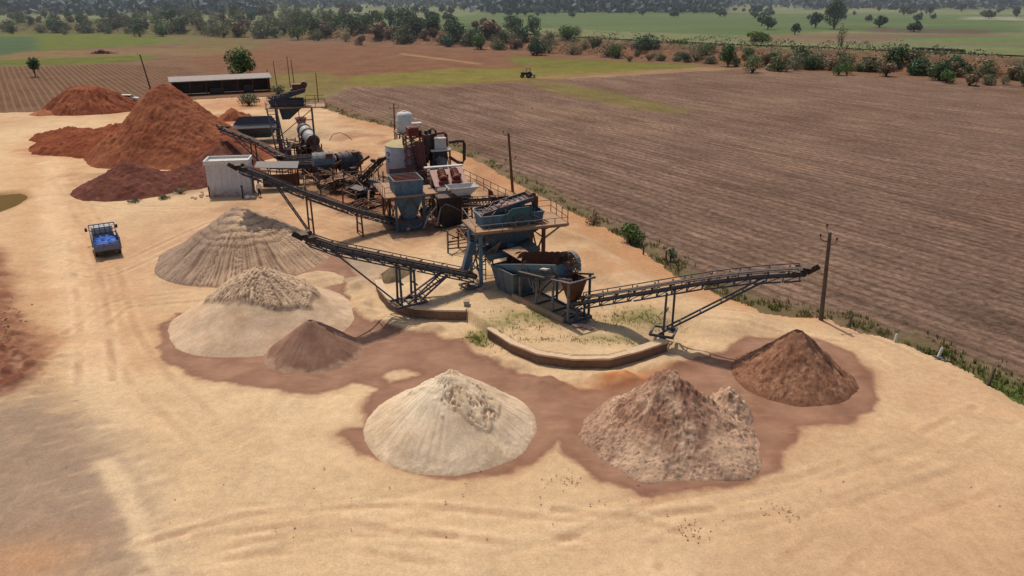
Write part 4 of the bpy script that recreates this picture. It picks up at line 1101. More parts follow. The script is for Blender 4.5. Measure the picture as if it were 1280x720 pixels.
# ---- second screening tower: blue box on a tan deck (middle of the plant)
def feed_tower():
    base = at(497, 292); yaw = R(19.4); g = gz(*base) - .05
    t = thing('feed_tower', 'smaller blue feed tower with a square hopper, right of the long conveyor tail', 'feed tower', (base[0], base[1], g), yaw)
    H = 3.45
    for (x, y) in ((0, 0), (2.75, .1), (-.3, 5.4), (2.75, 5.2), (-.15, 2.7)):
        g_ = MB(); g_.beam((x, y, 0), (x, y, H), .22); g_.box((x, y, .04), (.5, .5, .08)); g_.build('leg', M['bluedark' if y < 1 else 'rust'], t)
    b = MB()
    for (p, q) in (((0, 0, .3), (-.15, 2.7, 3.0)), ((-.15, 2.7, .3), (0, 0, 3.0)), ((-.15, 2.7, .3), (-.3, 5.4, 3.0)), ((-.3, 5.4, .3), (-.15, 2.7, 3.0)), ((0, 0, 1.0), (2.75, .1, 1.0)), ((.1, 0, 1.2), (1.3, 0, 3.2)), ((2.65, .1, 1.2), (1.5, 0, 3.2))): b.beam(p, q, .1)
    b.build('cross_brace', M['rust'], t)
    p = MB()
    for (x0, x1, y0, y1) in ((-1.1, .1, -.3, 5.8), (2.7, 4.1, -.1, 3.4), (.12, 2.68, -.3, .1), (.12, 2.68, 3.3, 5.8)): p.box(((x0 + x1) / 2, (y0 + y1) / 2, H + .1), (x1 - x0, y1 - y0, .12))
    p.build('platform', M['plank'], t)
    h = MB(); h.frustum((.1, 2.75, .1, 3.2, H + .15), (.9, 1.9, .6, 1.6, .9), .03); h.build('hopper', M['blue'], t)
    f = MB(); f.frustum((.0, 2.8, .15, 3.3, H + 1.5), (.1, 2.7, .2, 3.2, H + .16), .05)
    for y in (.15, 3.3): f.beam((0, y, H + 1.5), (2.8, y, H + 1.5), .1)
    for x in (0, 2.8): f.beam((x, .15, H + 1.5), (x, 3.3, H + 1.5), .1)
    fb = f.build('feed_box', M['blue'], t)
    q = MB()
    for k in range(5): q.beam((.1, .7 + .55 * k, H + 1.4), (2.7, .7 + .55 * k, H + 1.4), .1, .2)
    q.build('grizzly_bars', M['redox'], fb)
    pl_ = MB(); pl_.plate([(.1, 3.35, H + 1.2), (2.7, 3.35, H + 1.2), (2.6, 3.6, H + 2.0), (.2, 3.6, H + 2.0)], .05); pl_.build('back_plate', M['rust'], fb)
    r = MB()
    for y in np.linspace(-.25, 5.7, 6): r.beam((-1.05, y, H + .15), (-1.05, y, H + 1.1), .05)
    r.beam((-1.05, -.25, H + 1.1), (-1.05, 5.7, H + 1.1), .05); r.beam((-1.05, -.25, H + 1.1), (.0, -.25, H + 1.1), .05); r.beam((0, -.25, H + .15), (0, -.25, H + 1.1), .06); r.beam((-1.05, -.25, H + .6), (0, -.25, H + .6), .04)
    r.build('handrail', M['rust'], t)
    c = MB(); c.box((1.4, .9, .5), (2.6, 1.5, .9)).frustum((.6, 2.2, .3, 1.8, 1.1), (.4, 2.4, .1, 1.9, .3), .04); c.build('feeder_box', M['bluedark'], t)
    ho = MB(); ho.pipe([(1.0 + 1.4 * q_, -.3, .9 - .5 * math.sin(math.pi * q_)) for q_ in np.linspace(0, 1, 9)], .05, 6); ho.build('hose', M['rail'], t)
feed_tower()

# feeder conveyors leading into the tower
pa = at3(437, 246); pb = at3(476, 205, 4.3)
yw = yawof(pb.x - pa.x, pb.y - pa.y); Ld = math.hypot(pb.x - pa.x, pb.y - pa.y)
conveyor('dark feeder conveyor climbing to the top of the smaller blue feed tower', (pa.x, pa.y, gz(pa.x, pa.y)), [(0, .6), (Ld * .6, 3.0), (Ld, 4.6)], yw, .9, [(Ld * .5, 0, .01)], nidl=6, frame='black')
pa = at3(556, 262); pb = at3(628, 250, 6.0)
yw = yawof(pb.x - pa.x, pb.y - pa.y); Ld = math.hypot(pb.x - pa.x, pb.y - pa.y)
conveyor('dark feeder conveyor running from the black bin to the large screening tower', (pa.x, pa.y, gz(pa.x, pa.y)), [(0, 1.0), (Ld * .55, 3.6), (Ld, 6.0)], yw, .9, [(Ld * .45, 0, .01)], nidl=8, frame='black')

# ---- white tank on its purple frame, and the wash tower beside it
def big_tank():
    bx, by = at(508, 232); g = gz(bx, by)
    t = thing('storage_tank', 'large round white tank with a yellow dusted dome top on a purple frame', 'tank', (bx, by, g), R(20))
    fr = MB()
    for k in range(6):
        a = 2 * math.pi * k / 6 + .3; fr.beam((1.9 * math.cos(a), 1.9 * math.sin(a), 0), (1.9 * math.cos(a), 1.9 * math.sin(a), 1.5), .16)
    for z in (.2, 1.45):
        for k in range(12): fr.beam((2.05 * math.cos(k * math.pi / 6), 2.05 * math.sin(k * math.pi / 6), z), (2.05 * math.cos((k + 1) * math.pi / 6), 2.05 * math.sin((k + 1) * math.pi / 6), z), .14, .22)
    fr.build('support_frame', M['purple'], t)
    MB().lathe([(2.22, 1.5), (2.28, 1.6), (2.28, 4.75), (2.2, 4.85)], 32).build('shell', M['tankw'], t)
    MB().lathe([(2.3, 4.86), (1.6, 5.2), (.6, 5.42), (.3, 5.45)], 32).build('dome', M['sulphur'], t)
    s = MB()
    for a in (-1.45, 1.0, 2.6): s.beam((2.29 * math.cos(a), 2.29 * math.sin(a), 1.6), (2.29 * math.cos(a), 2.29 * math.sin(a), 4.75), .05)
    s.build('seam', M['rail'], t)
    # dark ring emblem with two smears below it, painted on the left flank of the shell
    e = MB()
    def patch(a0, z0, ra, rz, r_in):
        n = 18; V = []; F = []
        for k in range(n):
            c, q = math.cos(2 * math.pi * k / n), math.sin(2 * math.pi * k / n)
            for w in (r_in, 1.0):
                a = a0 + ra * w * c; V.append((2.295 * math.cos(a), 2.295 * math.sin(a), z0 + rz * w * q))
        F = [(2 * k, 2 * k + 1, (2 * k + 3) % (2 * n), (2 * k + 2) % (2 * n)) for k in range(n)]
        e.add(V, F)
    a0 = R(-20) + R(-140)
    patch(a0, 4.0, .16, .26, .55); patch(a0, 3.35, .12, .07, .1); patch(a0 + .03, 3.1, .10, .06, .1)
    e.build('painted_emblem', NT('navy_paint').done(lin(46, 50, 78), .6), t)
    p = MB(); p.pipe([(1.2, .6, 5.2), (1.5, .8, 5.9), (2.2, 1.4, 6.0)], .08, 6); p.build('inlet_pipe', M['purple'], t)
    return bx, by
bx, by = big_tank()

def water_tank():
    x, y = at(509, 216); g = gz(x, y)
    t = thing('tank_stand', 'slim dark stand behind the large white tank, carrying the small tank', 'tank stand', (x, y, g), R(20))
    for (a, b) in ((-.9, -.9), (.9, -.9), (-.9, .9), (.9, .9)): MB().beam((a, b, 0), (a, b, 5.0), .14).build('leg', M['purple'], t)
    f = MB().box((0, 0, 5.05), (2.5, 2.5, .12))
    for z in (1.6, 3.3):
        for (p, q) in (((-.9, -.9), (.9, -.9)), ((.9, -.9), (.9, .9)), ((.9, .9), (-.9, .9)), ((-.9, .9), (-.9, -.9))): f.beam((*p, z), (*q, z), .1); f.beam((*p, z), (*q, z + 1.6), .07)
    f.build('top_deck', M['steel'], t)
    w = thing('water_tank', 'small white plastic water tank with rounded shoulders, standing high behind the large tank', 'water tank', (x, y, g + 5.12), 0)
    MB().lathe([(.92, 0), (1.0, .08), (1.0, .6), (1.03, .66), (1.0, .72), (1.0, 1.3), (1.03, 1.36), (1.0, 1.42), (1.0, 2.05), (.88, 2.35), (.5, 2.48), (.3, 2.5)], 28).build('shell', M['plastic'], w)
    MB().lathe([(.31, 2.5), (.31, 2.58), (.1, 2.62)], 16).build('lid', M['plastic'], w)
water_tank()

def wash_tower():
    x, y = at(541, 238); g = gz(x, y)
    t = thing('wash_tower', 'purple and black wash tower with looping pipes, right of the large white tank', 'wash tower', (x, y, g), R(19.4))
    # purple lattice stair tower on its left
    f = MB()
    c4 = ((-2.9, .3), (-.5, .3), (-.5, 1.9), (-2.9, 1.9))
    for (a, b) in c4: f.beam((a, b, 0), (a * .8 - .5, b, 6.4), .18)
    f.plate([(-1.5, .34, 2.2), (-.6, .34, 2.2), (-.95, .34, 5.6), (-1.9, .34, 5.6)], .04)
    for k in range(6):
        z = .6 + k * 1.1
        for i in range(4):
            p, q = c4[i], c4[(i + 1) % 4]; f.beam((*p, z), (*q, z), .12)
            if k < 5: f.beam((*p, z), (*q, z + 1.1), .10); f.beam((*q, z), (*p, z + 1.1), .08)
    f.build('lattice_frame', M['purple'], t)
    st = MB(); st.plate([(-.9, .15, .2), (-.9, 1.0, .2), (-2.35, 1.0, 6.3), (-2.35, .15, 6.3)], .08)
    for k in range(18): st.box((-.95 - 1.4 * k / 17, .57, .35 + 6.0 * k / 17), (.34, .8, .05))
    for yy in (.15, 1.0): st.beam((-.9, yy, 1.1), (-2.35, yy, 7.1), .06)
    st.build('stairs', M['purple'], t)
    hd = MB(); hd.box((-1.9, 1.0, 6.7), (1.2, 1.5, .9)).tube((-2.3, .5, 7.0), (-1.4, .5, 7.0), .35, 10).box((-1.2, 1.2, 6.4), (.7, .8, .7)); hd.build('pump_head', M['redox'], t, 'purplish red pump block at the top')
    lid = MB(); lid.box((-1.3, 1.2, 7.55), (1.1, .9, .14)).beam((-1.75, .8, 7.1), (-1.75, .8, 7.5), .07).beam((-.85, 1.5, 7.1), (-.85, 1.5, 7.5), .07); lid.build('canopy_plate', M['white'], t)
    cy = MB()
    for (a, b) in ((-.35, .7), (.2, 1.2)):
        cy.tube((a, b, 6.3), (a, b, 4.9), .52, 14); cy.tube((a, b, 4.9), (a, b, 3.0), .52, 14, .16); cy.tube((a, b, 6.3), (a, b, 6.75), .2, 10)
    cy.pipe([(.2, 1.2, 6.7), (.5, 1.1, 6.9), (.8, .8, 6.6), (.8, .8, 6.0)], .12, 8); cy.build('cyclone', M['black'], t)
    fr = MB()
    for (a, b) in ((.25, 0), (2.2, 0), (.25, 1.7), (2.2, 1.7)): fr.beam((a, b, 0), (a, b, 4.4), .16)
    for z in (1.6, 4.35):
        for (p, q) in (((.25, 0), (2.2, 0)), ((2.2, 0), (2.2, 1.7)), ((2.2, 1.7), (.25, 1.7)), ((.25, 1.7), (.25, 0))): fr.beam((*p, z), (*q, z), .14)
    fr.beam((2.2, 0, 1.6), (2.2, 1.7, 4.3), .1).beam((.25, 0, 1.6), (.25, 1.7, 4.3), .1)
    fr.build('support_frame', M['black'], t)
    dk = MB(); dk.box((1.2, .85, 4.48), (2.5, 2.1, .12)); dk.build('deck', M['white'], t)
    cb = MB(); cb.box((1.2, .9, 5.15), (1.35, 1.1, 1.2)); cb.box((1.2, .9, 5.78), (1.45, 1.2, .07))
    for k in range(3): cb.box((1.2, .34, 4.85 + .3 * k), (1.2, .03, .04))
    cb.build('cabinet', M['white'], t)
    rp = MB(); rp.pipe([(.75, 1.6, 5.2), (.75, 1.6, 5.9), (.95, 1.6, 6.2), (1.9, 1.6, 6.25), (2.15, 1.4, 6.0), (2.15, 1.3, 5.2), (2.15, 1.2, 4.6)], .19, 10); rp.build('delivery_pipe', M['redox'], t, 'red arched delivery pipe')
    bp = MB(); bp.pipe([(2.2, .3, 5.3), (3.2, .3, 5.4), (3.9, .3, 5.35), (4.05, .3, 5.0), (4.0, .3, 3.2), (3.8, .3, 2.8), (3.2, .3, 2.9), (2.2, .3, 3.6)], .19, 10); bp.build('loop_pipe', M['black'], t, 'black pipe bent in a loop to the right')
    mc = MB(); mc.sphere((1.2, .4, 2.9), .75, 14, 9, (1, .8, 1)).tube((1.2, -.3, 2.9), (1.2, .9, 2.9), .42, 12).box((1.2, .6, 2.0), (1.5, 1.1, .7)).tube((.5, .2, 3.3), (1.1, .2, 3.7), .2, 8); mc.build('slurry_pump', M['greyblue'], t)
    pn = MB(); pn.box((1.2, 1.55, 2.2), (1.9, .05, 4.2)).box((.3, .85, 2.2), (.05, 1.3, 4.0)).box((1.2, .8, .8), (1.8, 1.3, 1.4)); pn.build('dark_panel', M['bluedark'], t)
wash_tower()

# ---- crusher block in front of the wash tower
def crusher():
    x, y = at(569, 290); g = gz(x, y)
    t = thing('crusher', 'black bodied crusher with a white hopper and two red motors on a sloping deck', 'crusher', (x, y, g - .05), R(19.4))
    b = MB(); b.frustum((-1.6, 1.5, -.2, 2.4, 2.9), (-1.2, 1.2, .0, 2.2, .05), .05, True); b.box((0, 1.0, 2.9), (3.2, 2.7, .12)); b.build('body', M['black'], t)
    h = MB(); h.frustum((-.5, 2.4, -.3, 1.5, 3.75), (.3, 1.6, -.1, 1.2, 2.97), .04)
    for k in range(3): h.box((.95, -.27 + .07 * k, 3.6 - .22 * k), (2.4 - .5 * k, .05, .05))
    h.build('hopper', M['white'], t)
    d = MB(); d.plate([(-1.4, 1.7, 3.5), (1.9, 1.7, 3.5), (1.9, 3.9, 4.7), (-1.4, 3.9, 4.7)], .1)
    for a in (-1.3, 1.8):
        d.beam((a, 1.8, 0), (a, 1.8, 3.5), .14); d.beam((a, 3.8, 0), (a, 3.8, 4.6), .14)
    for k in range(4): d.box((-1.4 + 1.1 * k, 2.8, 4.18), (.06, 2.4, .1), Matrix.Rotation(.5, 3, 'X'))
    d.build('motor_deck', M['stone'], t)
    for a in (-.45, .85):
        m = MB(); m.tube((a, 2.2, 4.25), (a, 3.2, 4.8), .36, 12); m.box((a, 2.6, 4.15), (.6, 1.1, .35), Matrix.Rotation(.5, 3, 'X')); m.tube((a, 2.05, 4.16), (a, 2.2, 4.25), .44, 12)
        for k in range(4): m.tube((a, 2.4 + .2 * k, 4.35 + .11 * k), (a, 2.46 + .2 * k, 4.38 + .11 * k), .42, 12)
        m.box((a + .4, 2.5, 4.4), (.3, .4, .3)).box((a - .1, 1.85, 3.9), (.9, .25, .3))
        m.build('motor', M['redox'], t)
    p = MB(); p.box((.1, 4.2, 4.95), (3.9, .5, .14)); p.build('top_plank', M['plastic'], t)
    s = MB(); s.plate([(2.5, .2, 3.9), (3.9, .2, 3.0), (3.9, 1.7, 3.0), (2.5, 1.7, 3.9)], .06).plate([(3.9, .2, 3.0), (4.2, .2, 1.6), (4.2, 1.7, 1.6), (3.9, 1.7, 3.0)], .06).beam((4.0, .3, 0), (4.0, .3, 2.8), .12).beam((4.0, 1.6, 0), (4.0, 1.6, 2.8), .12)
    s.build('side_chute', M['rust'], t)
    fl = MB(); fl.tube((-1.75, 1.0, 1.7), (-1.62, 1.0, 1.7), .95, 22); fl.build('flywheel', M['black'], t)
    pi = MB(); pi.pipe([(-1.9, -.6, .4), (-1.5, -.5, 2.0), (-1.0, -.45, 2.4), (-.3, -.4, 2.1), (.6, -.4, 1.5), (1.4, -.35, 1.6), (2.2, -.3, 2.3)], .07, 6)
    pi.pipe([(-3.2, -.4, .2), (-2.6, -.4, 1.4), (-1.8, -.3, 2.2)], .07, 6); pi.build('hose', M['rail'], t)
crusher()

# loose clutter round the crusher: arcs of hose, pipe bundle, rubble
pa = at3(398, 206); pb = at3(350, 203, 2.6)
yw = yawof(pb.x - pa.x, pb.y - pa.y); Ld = math.hypot(pb.x - pa.x, pb.y - pa.y)
conveyor('short grey feeder conveyor between the drum chute and the far stair', (pa.x, pa.y, gz(pa.x, pa.y)), [(0, 1.2), (Ld, 3.0)], yw, .8, [(Ld * .5, 0, .01)], nidl=4, frame='greyblue', rails=False)
x, y = at(545, 280); 
ho = MB()
for k in range(4): ho.pipe([(-1.6 + .25 * k + 1.5 * q, -.2 + .3 * k, .1 + (1.9 - .25 * k) * math.sin(math.pi * min(q * .7 + .05, 1))) for q in np.linspace(0, 1, 12)], .06, 6)
o = ho.build('hose_bundle', M['greyblue']); o.location = (x, y, gz(x, y) - .05); tag(o, 'grey hoses arching in a bunch between the feed tower and the crusher', 'hoses')
ru = MB()
for k in range(46): ru.sphere((random.gauss(0, 1.1), random.gauss(0, 1.5), random.uniform(.0, .35)), random.uniform(.12, .34), 7, 5, (1, 1, .7), .2)
o = ru.build('rubble', M['stone']); o.location = (*at(541, 278), gz(*at(541, 278))); tag(o, 'strewn orange tan stones on the ground between feed tower and crusher', 'rubble', kind='stuff')
def pipes(label, p, yaw, n, L, mat, seed):
    rd = random.Random(seed); t = MB()
    for k in range(n):
        a = rd.uniform(-.35, .35); z = .1 + rd.uniform(0, .5); c = (rd.gauss(0, .5), rd.gauss(0, .6))
        t.beam((c[0] - L / 2 * math.cos(a), c[1] - L / 2 * math.sin(a), z), (c[0] + L / 2 * math.cos(a), c[1] + L / 2 * math.sin(a), z + rd.uniform(-.1, .7)), .08)
    o = t.build('scrap_pile', M[mat]); o.location = (*p, gz(*p)); o.rotation_euler = (0, 0, yaw); tag(o, label, 'scrap pile')
pipes('rusty steel sections heaped under the feeder conveyor left of the feed tower', at(452, 262), R(30), 22, 2.4, 'rust', 3)
pipes('heap of rusty bars left of the far silver drum', at(372, 205), R(10), 16, 2.0, 'rust', 4)
pipes('long pipes lying behind the feed tower beside the tank', at(536, 226), R(-40), 10, 3.5, 'rail', 5)
pipes('rusty bars and plates stacked below the grey hoods', at(418, 236), R(60), 20, 2.2, 'steel', 6)

# rail fence along the field side
t = thing('rail_fence', 'rusty rail fence along the field side of the crusher', 'fence', (*at(580, 226), gz(*at(580, 226))), 0)
p0 = at(580, 226); p1 = at(652, 262)
for i in range(9):
    q = i / 8; a, b = p0[0] + (p1[0] - p0[0]) * q - p0[0], p0[1] + (p1[1] - p0[1]) * q - p0[1]
    MB().beam((a, b, 0), (a, b, 1.35), .07).build('post', M['rust'], t)
MB().beam((0, 0, 1.3), (p1[0] - p0[0], p1[1] - p0[1], 1.3), .06).beam((0, 0, .7), (p1[0] - p0[0], p1[1] - p0[1], .7), .05).build('rail', M['rust'], t)

# ---- grey hooded machines in the middle left
def hood(name, label, px, py, yaw, mat, L, r, cat):
    x, y = at(px, py); g = gz(x, y)
    t = thing(name, label, cat, (x, y, g), yaw)
    h = MB(); n = 10; V = []; F = []
    for x_ in (-L / 2, L / 2):
        for k in range(n + 1): V.append((x_, r * math.cos(math.pi * k / n), 2.6 + r * 1.1 * math.sin(math.pi * k / n)))
    F = [(k, k + 1, n + 2 + k, n + 1 + k) for k in range(n)] + [tuple(range(n + 1))[::-1], tuple(range(n + 1, 2 * n + 2)), (0, n, 2 * n + 1, n + 1)]
    h.add(V, F)
    for q in (-.3, 0, .3):
        P_ = [(q * L, (r + .04) * math.cos(a), 2.6 + (r + .04) * 1.1 * math.sin(a)) for a in np.linspace(0, math.pi, 9)]
        for u_, v_ in zip(P_, P_[1:]): h.beam(u_, v_, .1, .08)
    h.build('hood', M[mat], t)
    e = MB().beam((-L * .6, 0, 3.0), (L * .7, .4, 2.3 + r), .1).beam((-L * .5, -r * 1.2, 1.2), (L * .8, -r * 1.1, 2.9), .14, .3).pipe([(-L * .4, -r, 1.0), (-L * .2, -r * 1.3, 1.9), (L * .2, -r * 1.3, 1.6), (L * .5, -r * 1.1, 2.4)], .07, 6).box((L * .25, -r * .7, 2.6 + r * .9), (.8, .6, .4)).plate([(-L * .5, -r * 1.4, .9), (L * .1, -r * 1.6, .9), (L * .1, -r * .9, 1.7), (-L * .5, -r * .9, 1.7)], .06); e.build('gearbox', M['rust'], t)
    b = MB(); b.frustum((-L / 2, L / 2, -r, r, 2.58), (-L * .3, L * .3, -r * .6, r * .6, 1.1), .04, True); b.build('body', M['steel'], t)
    for a in (-L * .42, L * .42):
        for c in (-r * .85, r * .85): MB().beam((a, c, 0), (a, c, 2.5), .14).build('leg', M['rust'], t)
    f = MB().beam((-L * .42, -r * .85, .3), (L * .42, r * .85, 2.2), .08).beam((-L * .42, -r * .85, 2.2), (L * .42, -r * .85, .4), .08).beam((L * .42, -r * .85, .3), (L * .42, r * .85, 2.2), .08); f.build('cross_brace', M['rust'], t)
    w = MB().tube((L / 2 + .05, 0, 2.5), (L / 2 + .25, 0, 2.5), r * .75, 18).tube((L / 2, 0, 2.5), (L / 2 + .5, 0, 2.5), .18, 8); w.build('pulley', M['rust'], t)
    m = MB().box((0, -r - .45, 1.5), (.8, .6, .6)).tube((-.5, -r - .45, 1.7), (.5, -r - .45, 1.7), .3, 10); m.build('motor', M['black'], t)
hood('log_washer', 'greenish grey hooded washer behind the long conveyor, left of the dark one', 407, 232, R(20), 'greyblue', 2.5, 1.15, 'washer')
hood('log_washer', 'dark purplish hooded washer sloping up toward the field, right of the greenish one', 437, 228, R(38), 'steel', 3.0, .9, 'washer')
# cluttered rusty gantry under the hoods and the feeder conveyor
def gantry(label, px, py, yaw, L, Wg, Hg, seed, mats=('rust', 'steel', 'purple')):
    rd = random.Random(seed); x, y = at(px, py); t = thing('gantry', label, 'gantry', (x, y, gz(x, y) - .05), yaw)
    nx = max(2, int(L / 1.5)); top = []
    for i in range(nx + 1):
        for j in (0, 1):
            a = -L / 2 + L * i / nx + rd.uniform(-.2, .2); b = (j - .5) * Wg; h = Hg * rd.uniform(.75, 1.1)
            MB().beam((a, b, 0), (a + rd.uniform(-.1, .1), b, h), .12).build('post', M[rd.choice(mats)], t); top.append((a, b, h))
    m = MB()
    for i in range(len(top)):
        for j in range(i + 1, min(i + 4, len(top))):
            z = rd.uniform(.4, 1); m.beam((*top[i][:2], top[i][2] * z), (*top[j][:2], top[j][2] * rd.uniform(.3, 1)), .08)
    for k in range(8): m.beam((rd.uniform(-L, L) / 2, -Wg / 2, rd.uniform(.3, Hg)), (rd.uniform(-L, L) / 2, Wg / 2, rd.uniform(.3, Hg)), .1)
    m.build('cross_brace', M['rust'], t)
    d = MB()
    for k in range(5): a = rd.uniform(-L, L) * .4; z = rd.uniform(.4, .9) * Hg; d.plate([(a, -Wg / 2, z), (a + 1.1, -Wg / 2, z + .1), (a + 1.0, Wg * .4, z + rd.uniform(-.3, .4)), (a, Wg * .3, z)], .05)
    d.build('deck_plate', M[mats[1]], t)
    for k in range(2): a = rd.uniform(-.4, .4) * L; q = MB().box((a, 0, .5), (.9, .7, .7)).tube((a - .6, 0, .95), (a + .6, 0, .95), .32, 10).box((a + .5, .4, .6), (.3, .6, .9)); q.build('drive_motor', M['black'], t)
gantry('cluttered dark gantry under the two hooded washers', 424, 240, R(15), 7.5, 2.6, 2.6, 41, ('steel', 'rust', 'bluedark'))
gantry('low rusty gantry between the dark feeder conveyor and the blue feed tower', 462, 252, R(45), 5.0, 2.4, 2.2, 42, ('bluedark', 'steel', 'rust'))
gantry('dense steel gantry with plates between the blue feed tower and the large white tank', 516, 244, R(20), 7.0, 2.2, 3.4, 44, ('purple', 'bluedark', 'steel'))
gantry('steel gantry of bars and plates between the feed tower and the crusher', 545, 268, R(60), 4.5, 2.0, 2.6, 45, ('bluedark', 'steel', 'rust'))
gantry('blue steel gantry at the left foot of the large screening tower', 590, 322, R(60), 4.5, 2.0, 2.6, 46, ('blue', 'bluedark', 'rust'))
gantry('grey steel gantry below the silver drum and the far stair', 378, 196, R(-40), 6.0, 2.4, 2.4, 47, ('greyblue', 'steel', 'rust'))
gantry('small rusty gantry of bars below the trough behind the hut', 384, 222, R(0), 5.0, 2.0, 1.8, 43, ('rust', 'steel', 'rust'))
t = thing('trough', 'long dark trough on trestles between hut roof and greenish washer', 'trough', (*at(366, 230), gz(*at(366, 230))), R(6))
q = MB(); q.frustum((-2.6, 2.6, -.6, .6, 2.4), (-2.4, 2.4, -.3, .3, 1.8), .04, True); q.build('channel', M['steel'], t)
for a in (-2.6, 0, 2.6):
    for b in (-.5, .5): MB().beam((a, b, 0), (a, b, 2.2), .11).build('leg', M['rust'], t)

# ---- far screening tower with its drum
def far_tower():
    x, y = at(352, 205); g = gz(x, y)
    t = thing('screen_tower', 'far dark screening tower with a stair, at the red earth heaps', 'screening tower', (x, y, g), R(14))
    H = 7.2
    for (a, b) in ((0, 0), (0, 3.6), (4.6, 0.2), (4.6, 3.6)):
        MB().beam((a, b, 0), (a, b, H), .22).build('leg', M['steel'], t)
    b = MB().beam((4.6, .2, 4.8), (4.6, 3.6, 6.8), .1).beam((4.6, 3.6, 4.8), (4.6, .2, 6.8), .1).beam((0, 0, 3.6), (0, 3.6, 6.8), .1).beam((2.9, .2, 5.6), (4.6, .2, 5.6), .12).beam((0, 3.6, 3), (4.6, 3.6, 6.5), .1).beam((2.9, .2, 5.6), (2.9, .2, 7.1), .1); b.build('cross_brace', M['rust'], t)
    p = MB().box((2.6, 1.8, H + .08), (7.8, 4.3, .14)); p.build('platform', M['plank'], t)
    h = MB().frustum((.4, 3.4, .5, 3.1, H), (.7, 1.6, 1.2, 2.2, 5.6), .04); h.build('hopper', M['bluedark'], t)
    d = MB().frustum((-.7, 3.7, .3, 3.2, H + .95), (-.5, 3.6, .4, 3.0, H + .16), .05)
    for k in range(9): d.box((-.6 + .55 * k, .2 + .3 * (k % 2), H + 1.4 + .12 * k), (.5, .3, .2))
    for y_ in (.5, 3.0): d.beam((-.8, y_, H + .8), (3.9, y_, H + 2.2), .12, .5)
    for k in range(9): d.beam((-.8 + 4.7 * k / 8, .5, H + .9 + 1.4 * k / 8), (-.8 + 4.7 * k / 8, 3.0, H + .9 + 1.4 * k / 8), .09)
    d.build('vibrating_deck', M['steel'], t)
    m = MB().box((3.2, 1.6, H + 2.5), (1.7, 1.4, .9)).tube((3.9, .6, H + 2.9), (3.9, 2.4, H + 2.9), .42, 12).box((2.4, 1.8, H + 2.1), (.6, 1.6, .5)); m.build('drive_unit', M['rust'], t)
    r = MB()
    for a in np.linspace(-1.2, 6.4, 7):
        for y_ in (-.25, 3.9): r.beam((a, y_, H + .15), (a, y_, H + 1.1), .06)
    for y_ in (-.25, 3.9): r.beam((3.9, y_, H + 1.1), (6.4, y_, H + 1.1), .06); r.beam((-1.2, y_, H + .6), (6.4, y_, H + .6), .05)
    r.beam((6.4, -.25, H + 1.1), (6.4, 3.9, H + 1.1), .06).beam((6.4, -.25, H + .6), (6.4, 3.9, H + .6), .05); r.build('handrail', M['rust'], t)
    s = MB()
    for xx in (-1.1, .1): s.beam((xx + .9, -1.4, 0), (xx, -.3, H), .14)
    for k in range(16): s.beam((-.2 - .9 * k / 15, -1.35 + 1.05 * k / 15, .2 + 6.8 * k / 15), (1.0 - .9 * k / 15, -1.35 + 1.05 * k / 15, .2 + 6.8 * k / 15), .12, .07)
    for xx in (-1.1, .1): s.beam((xx + .9, -1.6, .9), (xx, -.45, H + .9), .07)
    s.build('stair', M['rail'], t)
    c = MB().beam((.2, -.2, 0), (.2, -.2, 3.2), .5).box((.6, .5, 1.0), (1.6, 1.4, 1.6)); c.build('lower_panel', M['purple'], t)
far_tower()

x, y = at(388, 196); g = gz(x, y)
t = thing('trommel_drum', 'silver rotary drum with two black bands below the far tower', 'drum', (x, y, g), R(-58))
MB().tube((-2.3, 0, 3.55), (1.9, 0, 2.35), .88, 20).build('drum', M['silver'], t)
for q in (.12, .45): 
    a = Vector((-2.3, 0, 3.55)).lerp(Vector((1.9, 0, 2.35)), q); b = a + Vector((.3, 0, -.086)); MB().tube(a, b, .98, 20).build('band', M['black'], t)
MB().tube((1.9, 0, 2.35), (2.25, 0, 2.25), .98, 20, .8).tube((2.25, 0, 2.25), (2.35, 0, 2.22), .55, 16).build('mouth_ring', M['rust'], t)
MB().plate([(2.3, -.6, 1.9), (4.0, -.8, 1.1), (4.0, .8, 1.1), (2.3, .6, 1.9)], .06).plate([(2.3, -.6, 1.9), (4.0, -.8, 1.1), (4.0, -.8, 1.6), (2.3, -.6, 2.6)], .05).build('chute', M['rust'], t)
c = MB()
for a in (-1.8, 0, 1.6): 
    for b in (-.8, .8): c.beam((a, b, 0), (a, b, 2.4 - .28 * a), .13)
c.beam((-2.2, -.8, 2.6), (2, -.8, 1.4), .14).beam((-2.2, .8, 2.6), (2, .8, 1.4), .14).tube((-1.2, -.7, 2.2), (-.4, -.7, 2.0), .3, 10).tube((.4, -.7, 1.7), (1.2, -.7, 1.5), .3, 10); c.build('cradle', M['black'], t)
c = MB().tube((-2.8, 0, 3.7), (-2.25, 0, 3.53), .45, 14).frustum((-3.4, -2.2, -.7, .7, 5.0), (-2.9, -2.4, -.3, .3, 3.7), .04); c.build('feed_spout', M['stone'], t)

